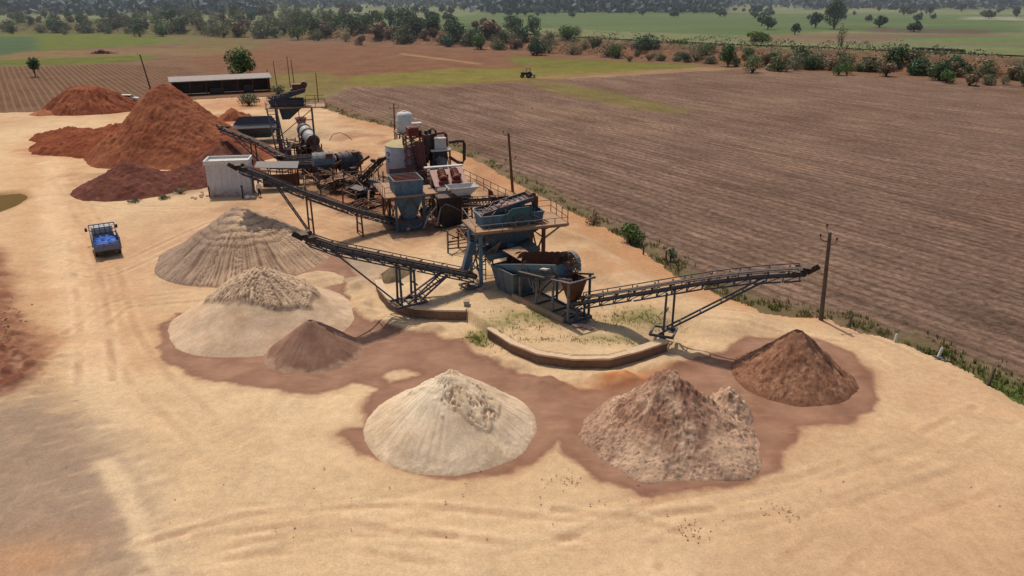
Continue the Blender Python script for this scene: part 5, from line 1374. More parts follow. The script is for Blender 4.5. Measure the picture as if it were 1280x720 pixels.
x, y = at(322, 178); g = gz(x, y)
t = thing('loading_hopper', 'wide dark grey loading hopper left of the far tower stair', 'hopper', (x, y, g), R(16))
MB().frustum((-3.4, 3.2, -2, 2.6, 2.3), (-2.2, 2.0, -.8, 1.0, .7), .06, True).build('bin', M['bluedark'], t)
MB().plate([(-3.4, 2.6, 2.3), (3.2, 2.6, 2.3), (2.4, 3.0, 3.4), (-2.4, 3.0, 3.4)], .06).build('back_plate', M['steel'], t)
for a in (-3.2, 3.0):
    for b in (-1.6, 2.0): MB().beam((a, b, 0), (a, b, 2.0), .18).build('leg', M['rust'], t)
MB().beam((-3.4, -2.05, 2.35), (3.2, -2.05, 2.35), .12, .14).build('rim', M['rail'], t)
pa = at3(345, 186); pb = at3(300, 168, 3)
MBp = MB().pipe([(0, 0, 0.9), (1.0, -.4, .5), (3.2, -.6, .6), (5.0, -.5, .9)], .12, 8); o = MBp.build('water_pipe', M['rail']); o.location = (*at(330, 190), gz(*at(330, 190))); tag(o, 'bent pale water pipe lying in front of the loading hopper', 'pipe')
# orange rusty plates below the drum
def plates(label, p, yaw, mat):
    t = MB(); t.plate([(-1.6, -.6, .1), (1.5, -.8, .15), (1.4, .5, .3), (-1.5, .7, .2)], .08); t.beam((-1.8, -.9, .2), (-.2, .8, 1.5), .16); t.beam((.4, -1.0, .1), (1.6, .6, 1.3), .16); t.beam((1.5, .9, .1), (-.6, .7, 1.0), .14)
    o = t.build('scrap_pile', M[mat]); o.location = (*p, gz(*p)); o.rotation_euler = (0, 0, yaw); tag(o, label, 'scrap pile')
plates('orange rusty plates and beams below the mouth of the silver drum', at(397, 206), R(10), 'stone')
plates('rusty beams leaning together behind the long conveyor near its tail', at(470, 258), R(50), 'rust')
hz_ = MB().pipe([(0, 0, .2), (.6, .3, 1.1), (1.6, .6, 1.3), (2.6, .7, .8), (3.4, .7, .1)], .05, 6)
o = hz_.build('hose_loop', M['rubber']); o.location = (*at(412, 178), gz(*at(412, 178))); tag(o, 'thin black hose looping over bare ground right of the drum', 'hose')

# ---- curved retaining walls
def wall(label, pts, z0, z1, w, name='retaining_wall'):
    c = pts[0]; g = 0
    t = thing(name, label, 'wall', (c[0], c[1], g), 0, None)
    P = [Vector((p[0] - c[0], p[1] - c[1], 0)) for p in pts]
    # densify with a little sag so that the wall reads hand built
    Q = []
    for a, b in zip(P, P[1:]):
        for k in range(4): Q.append(a.lerp(b, k / 4))
    Q.append(P[-1])
    def strip(w0, w1, za, zb, jit, seed):
        rd = random.Random(seed); V = []
        for i, p in enumerate(Q):
            d = (Q[min(i + 1, len(Q) - 1)] - Q[max(i - 1, 0)]).normalized(); n = Vector((-d.y, d.x, 0)); j = rd.uniform(-jit, jit)
            V += [p + n * (w0 + j) + Vector((0, 0, za)), p + n * (w1 + j) + Vector((0, 0, za)), p + n * (w1 + j) + Vector((0, 0, zb + j * .8)), p + n * (w0 + j) + Vector((0, 0, zb + j * .8))]
        F = []
        for i in range(len(Q) - 1):
            a = i * 4; b = a + 4
            for k in range(4): F.append((a + k, b + k, b + (k + 1) % 4, a + (k + 1) % 4))
        F += [(0, 1, 2, 3), (len(V) - 1, len(V) - 2, len(V) - 3, len(V) - 4)]
        return MB().add(V, F)
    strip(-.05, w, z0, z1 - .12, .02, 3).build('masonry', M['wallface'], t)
    strip(-.12, w + .06, z1 - .118, z1, .02, 4).build('coping', M['coping'], t)
    return t
wall('short curved retaining wall under the middle conveyor', WALL1, -.4, .92, .4)
wall('long curved retaining wall in front of the screw washer, behind the cream heap', WALL2, -.4, .88, .45)
x, y = at(582, 395); 
o = MB().box((0, 0, .5), (.36, .5, 1.4)).box((0, 0, 1.24), (.44, .58, .08)).build('wall_pier', M['concrete']); o.location = (x + .1, y - .1, 0); tag(o, 'square pier closing the right end of the short curved wall', 'pier')
# broken slabs on the pad
for (px, py, lab) in ((722, 409, 'tilted broken slab of stone on the sand below the screw washer, the left one'), (736, 411, 'broken stone slab beside the first, nearer to the right conveyor'), (600, 363, 'pale slab lying at the foot of the blue tower leg')):
    x, y = at(px, py, .85); o = MB().box((0, 0, .06), (.8, .5, .12), Matrix.Rotation(.25, 3, 'X')).box((.1, .2, .1), (.4, .3, .1)).build('stone_slab', M['stone']); o.location = (x, y, gz(x, y)); o.rotation_euler = (0, 0, px * .37); tag(o, lab, 'slab')
# ================================================================== hut, shed, poles, vehicles
A_ = Vector(at(262, 248)); B_ = Vector(at(311, 246)); hy = yawof(B_.x - A_.x, B_.y - A_.y); g = gz(A_.x, A_.y)
hut = thing('hut', 'small white flat roofed hut with a pale parapet, between gravel heap and long conveyor', 'hut', (A_.x, A_.y, g - .05), hy)
Wd = (B_ - A_).length + .35; Dp = 2.6; Hh = 3.75
w = MB(); w.box((Wd / 2, .1, Hh / 2), (Wd, .2, Hh)).box((.1, Dp / 2, Hh / 2), (.2, Dp - .404, Hh)).box((Wd - .1, Dp / 2, Hh / 2), (.2, Dp - .404, Hh)).box((Wd / 2, Dp - .1, Hh / 2), (Wd, .2, Hh)); w.build('wall', M['hutwall'], hut)
r = MB(); r.box((Wd / 2, Dp / 2, Hh + .04), (Wd + .3, Dp + .3, .16)).box((Wd / 2, -.05, Hh + .26), (Wd + .26, .18, .28)).box((-.05, Dp / 2, Hh + .26), (.18, Dp - .1, .28)).box((Wd + .05, Dp / 2, Hh + .26), (.18, Dp - .1, .28)).box((Wd / 2, Dp + .05, Hh + .26), (Wd + .26, .18, .28)); r.build('roof', M['plastic'], hut)
d = MB().box((Wd + .004, 1.6, 1.1), (.06, 1.1, 2.2)).build('door', M['bluedark'], hut)
d = MB().box((-.02, 1.4, 2.3), (.06, .5, 1.1)).build('window', M['glass'], hut)
MB().box((Wd * .62, -.02, .06), (.1, .05, .1)).tube((.05, -.08, .1), (.05, -.08, 1.3), .06, 8).build('downpipe', M['rust'], hut)
def hutp(x, y): return (A_.x + x * math.cos(hy) - y * math.sin(hy), A_.y + x * math.sin(hy) + y * math.cos(hy))
px, py = hutp(Wd + .5, 1.4)
t = thing('canopy', 'dusty sheet canopy on thin posts on the right side of the white hut', 'canopy', (px, py, gz(px, py)), hy)
MB().plate([(-.2, .5, 2.75), (4.6, .6, 2.5), (4.6, 3.0, 2.8), (-.2, 3.0, 2.95)], .06).build('sheet', M['greyblue'], t)
for a, b in ((4.4, .2), (4.4, 2.8), (0.1, .0), (2.3, .1), (2.3, 2.8)): MB().beam((a, b, 0), (a, b, 2.52), .1).build('post', M['rust'], t)
MB().box((2.3, 2.9, .7), (4.2, .06, 1.4)).build('back_screen', M['rust'], t)
px, py = at(304, 250); o = MB().tube((0, 0, 0), (0.03, 0, 1.5), .09, 8).box((.02, .0, 1.45), (.22, .08, .2)).build('stump_post', M['rubber']); o.location = (px, py, gz(px, py)); tag(o, 'short black post standing before the front wall of the white hut', 'post')
for k, (dx, s, lab) in enumerate(((.5, .3, 'white sack slumped right of the black post at the hut wall'), (1.0, .24, 'smaller white sack beside the larger one at the hut wall'))):
    x, y = px + dx, py + .1 + .2 * k; o = MB().sphere((0, 0, s * .7), s, 10, 7, (1.2, .9, .8), .06).build('sack', M['plastic']); o.location = (x, y, gz(x, y) - .03); tag(o, lab, 'sack')
# litter by the hut corner
def rub(lab, p, n, r0, spread, mat, name='rubble'):
    t = MB()
    for k in range(n): t.sphere((random.gauss(0, spread[0]), random.gauss(0, spread[1]), random.uniform(0, .1)), random.uniform(.4, 1) * r0, 6, 4, (1, 1, .7), .2)
    o = t.build(name, M[mat]); o.location = (*p, gz(*p)); return tag(o, lab, 'rubble', kind='stuff')
rub('scattered stones along the foot of the hut left corner', at(254, 246), 14, .25, (.4, 1.2), 'stone')
rub('clods of dug red earth littering the rough ridge at the left edge', (-36.5, 45.5), 420, .11, (1.3, 1.6), 'clod')
rub('small clods scattered over the orange pale sand in the foreground', (1, 29), 60, .05, (9, 2.2), 'stone')

for lab, px, py in (('ring of small clods on the bare sand right of the lumpy heap, in front', 978, 645), ('little cluster of clods in front of the lumpy heap', 860, 668), ('few clods in a shallow dimple left of the lumpy heap', 712, 603)): rub(lab, at(px, py), 34, .045, (.45, .35), 'clod')
# long open shed
S0 = Vector(at(243, 119)); S1 = Vector(at(338, 114)); sy_ = yawof(S1.x - S0.x, S1.y - S0.y); SL = (S1 - S0).length
t = thing('shed', 'long low open shed with a pale sheet roof at the back of the yard', 'shed', (S0.x, S0.y, gz(S0.x, S0.y)), sy_)
rf = MB()
n = 60; V = []; F = []
for i in range(n * 2 + 1):
    x = -.6 - 4.2 + (SL + 5.4) * i / (2 * n); dz = .05 * (i % 2)
    V += [(x, -.7, 3.0 + dz), (x, 2.9, 3.75 + dz)]
for i in range(n * 2): F.append((2 * i, 2 * i + 2, 2 * i + 3, 2 * i + 1))
rf.add(V, F).beam((-4.8, -.72, 2.95), (SL + .6, -.72, 2.95), .08, .16).build('roof', M['shedroof'], t)
MB().box((SL / 2 - 2.0, 2.5, 1.7), (SL + 4.4, .15, 3.4)).box((SL - .0, 1.1, 1.5), (.15, 2.6, 3.0)).box((-4.2, 1.1, 1.5), (.15, 2.6, 3.0)).build('wall', M['shedwall'], t)
for i in range(7): x = -4.0 + (SL + 3.6) * i / 6; MB().beam((x, -.3, 0), (x, -.3, 2.95), .18).build('post', M['rust'], t)
MB().box((SL * .3, 1.2, .6), (3, 1.6, 1.2)).build('store_crate', M['shedwall'], t); MB().box((SL * .72, 1.4, .8), (2, 1.2, 1.6)).build('store_crate', M['shedwall'], t)

# a bush and a few oddments in front of the shed
GROUPP = 'weathered poles'
def pole(label, px, py, h, r, lean=(0, 0), arms=(), name='utility_pole', z=None, mat='pole', group=None, hooks=()):
    x, y = at(px, py); g = gz(x, y) if z is None else z
    t = thing(name, label, 'pole', (x, y, g - .1), 0, group)
    MB().tube((0, 0, 0), (lean[0], lean[1], h), r, 10, r * .68).build('shaft', M[mat], t)
    for (q, L, a) in arms:
        c = Vector((lean[0] * q, lean[1] * q, h * q)); dx = Vector((math.cos(a), math.sin(a), 0)) * L / 2
        MB().beam(c - dx, c + dx, .09).tube(c - dx * .9, c - dx * .9 + Vector((0, 0, .18)), .05, 6).tube(c + dx * .9, c + dx * .9 + Vector((0, 0, .18)), .05, 6).build('cross_arm', M['rust'], t)
    for (q, a) in hooks:
        c = Vector((lean[0] * q, lean[1] * q, h * q)); e = Vector((math.cos(a), math.sin(a), 0))
        MB().pipe([c, c + e * .35, c + e * .55 + Vector((0, 0, .12)), c + e * .6 + Vector((0, 0, .35))], .035, 6).tube(c + e * .6 + Vector((0, 0, .3)), c + e * .6 + Vector((0, 0, .5)), .07, 8).build('insulator_hook', M['rust'], t)
    return t
pole('tall weathered pole at the ploughed field edge, beyond the right conveyor head', 1026, 401, 6.6, .17, (-.35, .0), hooks=((.99, 1.6), (.9, 2.8), (.86, .3)))
pole('bare leaning pole behind the large screening tower', 641, 241, 6.9, .17, (-.5, 0), hooks=((.96, 3.0), (.55, -.1), (.5, 3.0)), mat='rust')
pole('thin pole with a short cross arm behind the small white tank', 494, 178, 5.9, .12, (.1, 0), arms=((.88, 1.5, .1),), mat='rust')
pole('leaning dark pole at the sown field above the huge red heap', 188, 111, 7.8, .19, (-1.1, 0), hooks=((.97, 3.0),))
for lab, px, py, h, l in (('thin grey pole right of the shed, nearest to it', 347, 113, 6.6, -.3), ('tallest of the thin poles right of the shed', 363, 109, 7.1, -.1), ('thin pole just right of the tallest one beyond the shed', 368, 108, 6.2, -.2), ('shortest thin pole beside the far tower, at the field edge', 398, 128, 6.0, 0), ('thin pole at the very end of the shed roof', 336, 106, 3.8, 0)):
    pole(lab, px, py, h, .11, (l, 0), name='pole', mat='rust')
for lab, px, py, h, m, l in (('white fence post nearest the tall pole at the field margin', 1118, 428, .55, 'plastic', (.05, 0)), ('leaning white fence post midway along the field margin', 1171, 449, .75, 'plastic', (.18, 0)), ('weathered fence post near the right edge in green grass', 1236, 480, 1.0, 'pole', (.12, 0)),
                         ('low dark fence post just right of the tall pole', 1061, 408, .8, 'pole', (.08, 0)), ('small dark stake beside the green shrub on the field margin', 804, 319, .9, 'rust', (0, 0)), ('dark stake further along the margin toward the right conveyor', 832, 329, 1.1, 'rust', (0, 0))):
    x, y = at(px, py); o = MB().beam((0, 0, -.1), (l[0], l[1], h), .13, .13).beam((l[0], l[1], h), (l[0] * 1.2, l[1], h + .06), .09, .09).build('fence_post', M[m]); o.location = (x, y, 0.02); tag(o, lab, 'fence post')
x, y = at(1176, 452); o = MB().plate([(0, 0, 0), (.5, -.15, 0), (.55, .1, .05), (.05, .2, .05)], .08).beam((.1, .1, .05), (-.35, .25, .2), .12).build('broken_post', M['greyblue']); o.location = (x, y, .05); tag(o, 'broken grey post lying at the foot of the leaning white post', 'broken post')

# ---- pickup truck with blue load
rx, ry = -35.2, 62.9; ty = yawof(-.53, .85)
tr = thing('truck', 'grey pickup truck with a slatted headboard, driving away on the haul road at left', 'truck', (rx, ry, gz(rx, ry)), ty)
def wheelset(t, xs_, hw, r, mat='rubber'):
    for x in xs_:
        for y in (-hw, hw):
            w = thing('wheel', None, None, (x, y, r)); w.parent = t
            MB().tube((0, -.11, 0), (0, .11, 0), r, 18).build('tyre', M[mat], w); MB().tube((0, -.125, 0), (0, .125, 0), r * .55, 12).build('rim', M['rail'], w)
wheelset(tr, (1.0, 4.35), .92, .38)
MB().box((1.75, 0, .62), (3.4, 2.02, .1)).box((2.6, 0, .45), (5.0, .9, .16)).build('chassis', M['black'], tr)
s = MB()
for y in (-1.03, 1.03):
    s.box((1.72, y, .95), (3.5, .06, .56))
    for z in (1.42, 1.7): s.beam((0, y, z), (3.45, y, z), .06)
    for x in np.linspace(.03, 3.42, 6): s.beam((x, y, .7), (x, y, 1.74), .07)
s.build('bed_side', M['truckgrey'], tr)
MB().box((-.02, 0, .93), (.07, 1.98, .5)).beam((0, -1.0, 1.42), (0, 1.0, 1.42), .06).beam((0, -1.0, 1.28), (0, 1.0, 1.28), .05).build('tailgate', M['truckgrey'], tr)
MB().box((1.72, 0, .69), (3.36, 1.96, .04)).build('bed_floor', M['shedwall'], tr)
hb = MB()
for z in (.95, 1.3, 1.65): hb.beam((3.5, -1.03, z), (3.5, 1.03, z), .07)
for y in np.linspace(-1.03, 1.03, 6): hb.beam((3.5, y, .7), (3.5, y, 2.15), .07)
hb.beam((3.5, -1.05, 2.18), (3.5, 1.05, 2.18), .09); hbo = hb.build('headboard', M['truckgrey'], tr)
for i in range(5): MB().box((3.42, -.82 + .41 * i, 2.12), (.34, .30, .05), Matrix.Rotation(R(-20), 3, 'Y')).build('painted_panel', M['plastic'], hbo)
c = MB(); V = [(3.62, -.88, .6), (5.75, -.86, .6), (5.75, -.86, 1.05), (5.0, -.84, 1.15), (4.6, -.76, 1.82), (3.7, -.76, 1.84), (3.62, -.88, 1.1)]
c.add(V + [(x, -y, z) for x, y, z in V], [tuple(range(7)), tuple(range(13, 6, -1))] + [(i, 7 + i, 7 + (i + 1) % 7, (i + 1) % 7) for i in range(7)]); cab = c.build('cab', M['white'], tr)
MB().plate([(4.62, -.7, 1.76), (4.98, -.76, 1.2), (4.98, .76, 1.2), (4.62, .7, 1.76)], .015).build('windscreen', M['glass'], cab)
for y in (-1, 1): 
    MB().box((4.15, y * .83, 1.45), (.75, .03, .42)).build('side_window', M['glass'], cab); MB().beam((4.8, y * .85, 1.25), (4.8, y * 1.2, 1.4), .04).box((4.8, y * 1.25, 1.45), (.08, .2, .34)).build('mirror', M['black'], cab)
    MB().box((5.76, y * .6, .85), (.04, .3, .2)).build('headlight', M['glass'], cab); MB().box((-.06, y * .8, .6), (.05, .3, .12)).build('tail_light', M['redox'], tr)
rr = np.random.default_rng(5)
def crumple(x0, x1, y0, y1, z, n, m, amp, seed):
    xx, yy = np.meshgrid(np.linspace(x0, x1, n), np.linspace(y0, y1, m)); h = z + amp * np.abs(fbm(xx * 1.6, yy * 1.9, 3, seed)) * 2; e = np.minimum(np.minimum(xx - x0, x1 - xx) / .25, np.minimum(yy - y0, y1 - yy) / .25)
    h = np.where(e < 1, .72 + (h - .72) * np.clip(e, 0, 1) ** .5, h)
    return np.stack([xx.ravel(), yy.ravel(), h.ravel()], -1), grid_faces(n, m)
V, F = crumple(.1, 2.3, -.95, .95, 1.22, 40, 36, .26, 81); o = np_mesh('tarpaulin', V, F, M['tarp']); o.location = tr.location; o.rotation_euler = tr.rotation_euler; tag(o, 'crumpled bright blue tarpaulin heaped in the back of the pickup truck', 'tarpaulin')
V, F = crumple(2.31, 3.4, -.95, .95, 1.1, 20, 24, .25, 83); o = np_mesh('netting', V, F, M['navy']); o.location = tr.location; o.rotation_euler = tr.rotation_euler; tag(o, 'dark netting bundled in front of the blue tarpaulin on the truck', 'netting')

# ---- white car far behind the red heaps
x, y = at(161, 128); cr = thing('car', 'small white car parked behind the red heaps at the field edge', 'car', (x, y, gz(x, y)), R(12))
wheelset(cr, (-1.25, 1.25), .78, .32)
c = MB(); prof = [(-2.0, .35), (2.0, .35), (2.05, .8), (1.1, .95), (.6, 1.45), (-1.2, 1.5), (-1.95, .95)]
c.add([(a, -.8, b) for a, b in prof] + [(a, .8, b) for a, b in prof], [tuple(range(7))] + [tuple(range(13, 6, -1))] + [(i, 7 + i, 7 + (i + 1) % 7, (i + 1) % 7) for i in range(7)]); cb = c.build('body', M['plastic'], cr)
for s_ in (-1, 1): MB().plate([(-1.1, s_ * .805, 1.0), (.9, s_ * .805, 1.0), (.5, s_ * .805, 1.38), (-1.0, s_ * .805, 1.38)], .01 * -s_).build('side_window', M['glass'], cb)
MB().plate([(.62, -.7, 1.42), (1.08, -.7, 1.0), (1.08, .7, 1.0), (.62, .7, 1.42)], .02).build('windscreen', M['glass'], cb)

# ---- dark tractor out in the field
x, y = at(658, 97); tc = thing('tractor', 'small dark tractor standing in the middle of the far brown field', 'tractor', (x, y, 0), R(170))
for sx, r in ((-.7, .75), (1.1, .45)):
    for s_ in (-1, 1):
        w = thing('wheel', None, None, (sx, s_ * .75, r)); w.parent = tc
        MB().tube((0, -.18, 0), (0, .18, 0), r, 16).build('tyre', M['rubber'], w); MB().tube((0, -.2, 0), (0, .2, 0), r * .5, 10).build('rim', M['rail'], w)
MB().box((.7, 0, 1.05), (1.5, .6, .6)).box((-.5, 0, .95), (1.0, .7, .5)).tube((.9, 0, 1.3), (.9, 0, 2.0), .06, 8).build('body', M['black'], tc)
c = MB()
for a in (-1.0, .0):
    for b in (-.55, .55): c.beam((a, b, 1.0), (a, b, 2.35), .08)
c.box((-.5, 0, 2.4), (1.3, 1.3, .1)); c.build('canopy', M['black'], tc)
MB().box((-1.9, 0, .7), (1.0, 1.9, .2)).beam((-1.0, 0, .7), (-1.9, 0, .8), .15).beam((-2.2, -.8, .1), (-2.0, -.8, .7), .1).beam((-2.2, .8, .1), (-2.0, .8, .7), .1).beam((-2.2, 0, .1), (-2.0, 0, .7), .1).build('plough', M['steel'], tc)

# ---- brushwood heap far left
x, y = at(128, 67); b = MB()
for k in range(160): 
    c = Vector((random.gauss(0, 1.9), random.gauss(0, .9), 0)); z = max(0, 1.3 - abs(c.x) * .35 - abs(c.y) * .4); q = Vector((random.uniform(-1, 1), random.uniform(-1, 1), random.uniform(-.2, .5))).normalized() * .8
    b.beam(c + Vector((0, 0, z * random.random())) - q, c + Vector((0, 0, z * random.random() + .2)) + q, .1)
o = b.build('brushwood_heap', M['rust']); o.location = (x, y, 0); tag(o, 'dark brown heap of cut brushwood in the tan strip at far left', 'brushwood')

# ---- low grey wall on the far bank
x0, y0 = at(1140, 62, 4); x1, y1 = at(1206, 65, 4)
t = thing('boundary_wall', 'long low grey wall on top of the river bank at right', 'wall', (x0, y0, 3.7), yawof(x1 - x0, y1 - y0))
Lw = math.hypot(x1 - x0, y1 - y0); MB().box((Lw / 2, 0, .5), (Lw, .3, 1.0)).build('masonry', M['shedwall'], t); MB().box((Lw / 2, 0, 1.06), (Lw + .2, .45, .12)).build('coping', M['concrete'], t)

# ================================================================== people
def skin_mesh(name, nodes, edges, mat, parent, sub=2):
    me = bpy.data.meshes.new(name); me.from_pydata([n[0] for n in nodes], edges, [])
    o = link_mesh(name, me, mat, parent)
    m = o.modifiers.new('skin', 'SKIN'); m.use_smooth_shade = True
    for i, n in enumerate(nodes): o.data.skin_vertices[0].data[i].radius = (n[1], n[1] if len(n) < 3 else n[2])
    o.data.skin_vertices[0].data[0].use_root = True
    s = o.modifiers.new('sub', 'SUBSURF'); s.levels = sub; s.render_levels = sub
    return o
def person(label, x, y, z, yaw):
    t = thing('person', label, 'person', (x, y, z), yaw)
    N = [((0, 0, .95), .13, .11), ((0, 0, 1.12), .12, .10), ((0, 0, 1.32), .15, .11), ((0, .01, 1.45), .07), ((0, .02, 1.54), .05), ((0, .03, 1.61), .085, .10), ((0, .03, 1.70), .08, .095)]
    E = [(0, 1), (1, 2), (2, 3), (3, 4), (4, 5), (5, 6)]
    for s_ in (-1, 1):
        b = len(N); N += [((s_ * .18, 0, 1.40), .055), ((s_ * .25, .02, 1.13), .043), ((s_ * .24, .18 if s_ > 0 else .08, .92), .032), ((s_ * .24, .24 if s_ > 0 else .10, .86), .035, .02)]
        E += [(2, b), (b, b + 1), (b + 1, b + 2), (b + 2, b + 3)]
        h = N[b + 3][0]
        for k in range(4):
            n = len(N); o_ = -.03 + .02 * k
            N += [((h[0] + o_, h[1] + .03, h[2] - .05), .009), ((h[0] + o_ * 1.1, h[1] + .035, h[2] - .09 - .01 * (k in (1, 2))), .008)]; E += [(b + 3, n), (n, n + 1)]
        n = len(N); N += [((h[0] - s_ * .045, h[1] + .04, h[2] - .01), .010), ((h[0] - s_ * .06, h[1] + .06, h[2] - .03), .009)]; E += [(b + 3, n), (n, n + 1)]
        b = len(N); st = .10 if s_ > 0 else -.08
        N += [((s_ * .09, 0, .86), .085), ((s_ * .10, st * .6, .48), .06), ((s_ * .10, st * .8 - .02, .09), .042), ((s_ * .105, st * .8 + .13, .04), .04, .03)]
        E += [(0, b), (b, b + 1), (b + 1, b + 2), (b + 2, b + 3)]
    n = len(N); N += [((0, .125, 1.60), .016)]; E += [(5, n)]                     # nose
    for s_ in (-1, 1): n = len(N); N += [((s_ * .095, .02, 1.62), .016)]; E += [(5, n)]   # ears
    skin_mesh('body', N, E, M['skin'], t)
    N2 = [((0, 0, .88), .165, .14), ((0, 0, 1.1), .15, .125), ((0, 0, 1.33), .175, .13), ((0, .0, 1.45), .085)]; E2 = [(0, 1), (1, 2), (2, 3)]
    for s_ in (-1, 1): b = len(N2); N2 += [((s_ * .19, 0, 1.40), .07), ((s_ * .25, .02, 1.18), .062)]; E2 += [(2, b), (b, b + 1)]
    skin_mesh('shirt', N2, E2, M['shirt'], t)
    N3 = [((0, 0, .93), .145, .125)]; E3 = []
    for s_ in (-1, 1): b = len(N3); st = .10 if s_ > 0 else -.08; N3 += [((s_ * .09, 0, .82), .10), ((s_ * .10, st * .6, .48), .078), ((s_ * .10, st * .8 - .02, .12), .065)]; E3 += [(0, b), (b, b + 1), (b + 1, b + 2)]
    skin_mesh('trousers', N3, E3, M['trousers'], t)
    MB().sphere((0, .015, 1.70), .112, 12, 8, (1, 1.08, .95)).build('hair', M['hair'], t)
    f = MB()
    for s_ in (-1, 1): f.sphere((s_ * .035, .118, 1.645), .012, 6, 4)
    f.build('eyes', M['hair'], t); MB().box((0, .122, 1.555), (.05, .01, .012)).build('mouth', M['redox'], t)
x, y = at(325, 247); person('person in a white shirt and dark trousers standing in the shade beside the white hut', x, y, gz(x, y), R(200))

# ================================================================== vegetation
def leaves_np(lobes, n, size, seed, shade=.35, flat=.0):
    """n leaf clumps spread through lobes (x, y, z, rx, ry, rz); tint varies lobe by lobe and leaf by leaf"""
    r = np.random.default_rng(seed); V = []; T = []
    w = np.array([l[3] * l[4] + l[4] * l[5] for l in lobes]); w /= w.sum()
    ids = r.choice(len(lobes), n, p=w); lt = r.uniform(.7, 1.25, len(lobes))
    for i in ids:
        l = lobes[i]; d = r.normal(size=3); d /= np.linalg.norm(d); rad = r.uniform(.45, 1.08) ** .6
        c = np.array(l[:3]) + d * np.array(l[3:]) * rad
        if c[2] < .12: c[2] = .12 + r.uniform(0, .2)
        nrm = d + r.normal(size=3) * .8; nrm /= np.linalg.norm(nrm)
        a = np.cross(nrm, r.normal(size=3)); a /= np.linalg.norm(a); b = np.cross(nrm, a)
        s = size * r.uniform(.5, 1.25); e = s * r.uniform(.45, .8)
        V += [c - a * s - b * e * .3, c + b * e * -1 + a * .1 * s, c + a * s + b * e * .2, c + b * e]
        k = lt[i] * r.uniform(.75, 1.25) * (1 + .12 * d[2]); T += [(k, k, k)] * 4
    V = np.array(V); F = np.arange(len(V)).reshape(-1, 4)
    return V, F, np.array(T)
def crown_lobes(r, h, z0, k, seed, spread=.62):
    rd = random.Random(seed); L = []
    for i in range(k):
        a = rd.uniform(0, 6.28); q = spread * math.sqrt(rd.random()); zz = rd.random()
        s = rd.uniform(.32, .55) * (1.15 - .45 * abs(zz - .4))
        L.append((q * r * math.cos(a) * (1.1 - .5 * zz), q * r * math.sin(a) * (1.1 - .5 * zz), z0 + h * (.18 + .66 * zz), r * s, r * s, h * s * .62))
    return L
CACHE = {}
def plant(name, label, cat, loc, r, h, trunk, mat, n, size, seed, group=None, k=9, key=None, rot=0):
    """leafy plant of crown radius r and height h; copies with the same key share meshes"""
    t = thing(name, label, cat, loc, rot, group)
    kk = (key, mat) if key else None
    if kk and kk in CACHE: mc, mt, r0, h0 = CACHE[kk]
    else:
        V, F, T = leaves_np(crown_lobes(r, h - trunk, trunk, k, seed), n, size, seed)
        o = np_mesh('crown', V, F, None, dict(tint=T), smooth=False); mc = o.data; bpy.data.objects.remove(o); mc.materials.append(M[mat])
        m = MB(); rd = random.Random(seed); tr_ = max(.06, r * .07)
        m.pipe([(0, 0, -.1), (.1 * r * rd.uniform(-1, 1), .0, trunk * .6), (.12 * r * rd.uniform(-1, 1), .1 * r * rd.uniform(-1, 1), trunk + h * .25)], tr_, 7)
        for q in range(4):
            a = rd.uniform(0, 6.28); z = trunk * rd.uniform(.5, 1)
            m.tube((0, 0, z), (r * .5 * math.cos(a), r * .5 * math.sin(a), z + (h - trunk) * rd.uniform(.3, .55)), tr_ * .55, 5, tr_ * .2)
        o = m.build('trunk', M['bark']); mt = o.data; bpy.data.objects.remove(o); r0, h0 = r, h
        if kk: CACHE[kk] = (mc, mt, r0, h0)
    for nm, me in (('crown', mc), ('trunk', mt)):
        o = bpy.data.objects.new(nm, me); col.objects.link(o); o.parent = t
    if kk: t.scale = (r / r0, r / r0, h / h0)
    return t
def zb(x, y):
    """ground height at and beyond the river bank"""
    v = y - float(bank_y(np.array([x]))[0])
    if v < 0: return 0.0
    return 3.9 if v > 36 else float(bank_z(np.array([x]), np.array([y]), np.array([v]))[0]) - .1

# named trees and shrubs
x, y = at(302, 97); plant('broadleaf_tree', 'dense dark green broadleaf tree directly behind the long shed', 'tree', (x, y, 0), 4.6, 7.2, .9, 'leaf', 2600, .32, 5, k=14)
x, y = at(44, 96); plant('young_tree', 'lone young dark tree on a thin leaning stem in the sown field at left', 'tree', (x, y, 0), 1.9, 5.2, 1.5, 'leafdark', 650, .26, 6)
x, y = at(910, 83); plant('broadleaf_tree', 'small round bright green tree at the foot of the bank, casting its own shadow', 'tree', (x, y, 0), 3.5, 6.8, 1.5, 'leaf', 1500, .3, 7, k=11)
x, y = at(806, 71); plant('broadleaf_tree', 'broad very dark green bushy tree low on the bank in the middle', 'tree', (x, y, 0), 5.6, 7.6, .4, 'leafdark', 2400, .36, 8, k=13)
x, y = at(848, 70); plant('shrub', 'spreading yellowish green shrub right of the very dark bushy tree on the bank', 'shrub', (x, y, 0), 5.0, 6.0, .3, 'leaflime', 1500, .34, 9)
x, y = at(1042, 36, 4); plant('broadleaf_tree', 'tallest dark tree standing alone beyond the bank at right', 'tree', (x, y, 3.9), 5.6, 14.0, 1.5, 'leafdark', 2600, .45, 10, k=15)
x, y = at(1050, 66, 2); plant('thin_tree', 'thin dark bare tree on the bank below the tallest dark tree', 'tree', (x, y, 2.5), 1.9, 9.0, 1.5, 'leafdry', 500, .22, 11)
x, y = at(945, 52, 4); plant('shrub', 'lime green spreading shrub on top of the bank right of centre', 'shrub', (x, y, 3.8), 5.5, 4.2, .2, 'leaflime', 1200, .34, 12)
x, y = at(787, 304); plant('shrub', 'bright green leafy shrub on the field margin behind the right conveyor', 'shrub', (x, y, 0), 1.35, 1.95, .1, 'leaf', 900, .13, 13)
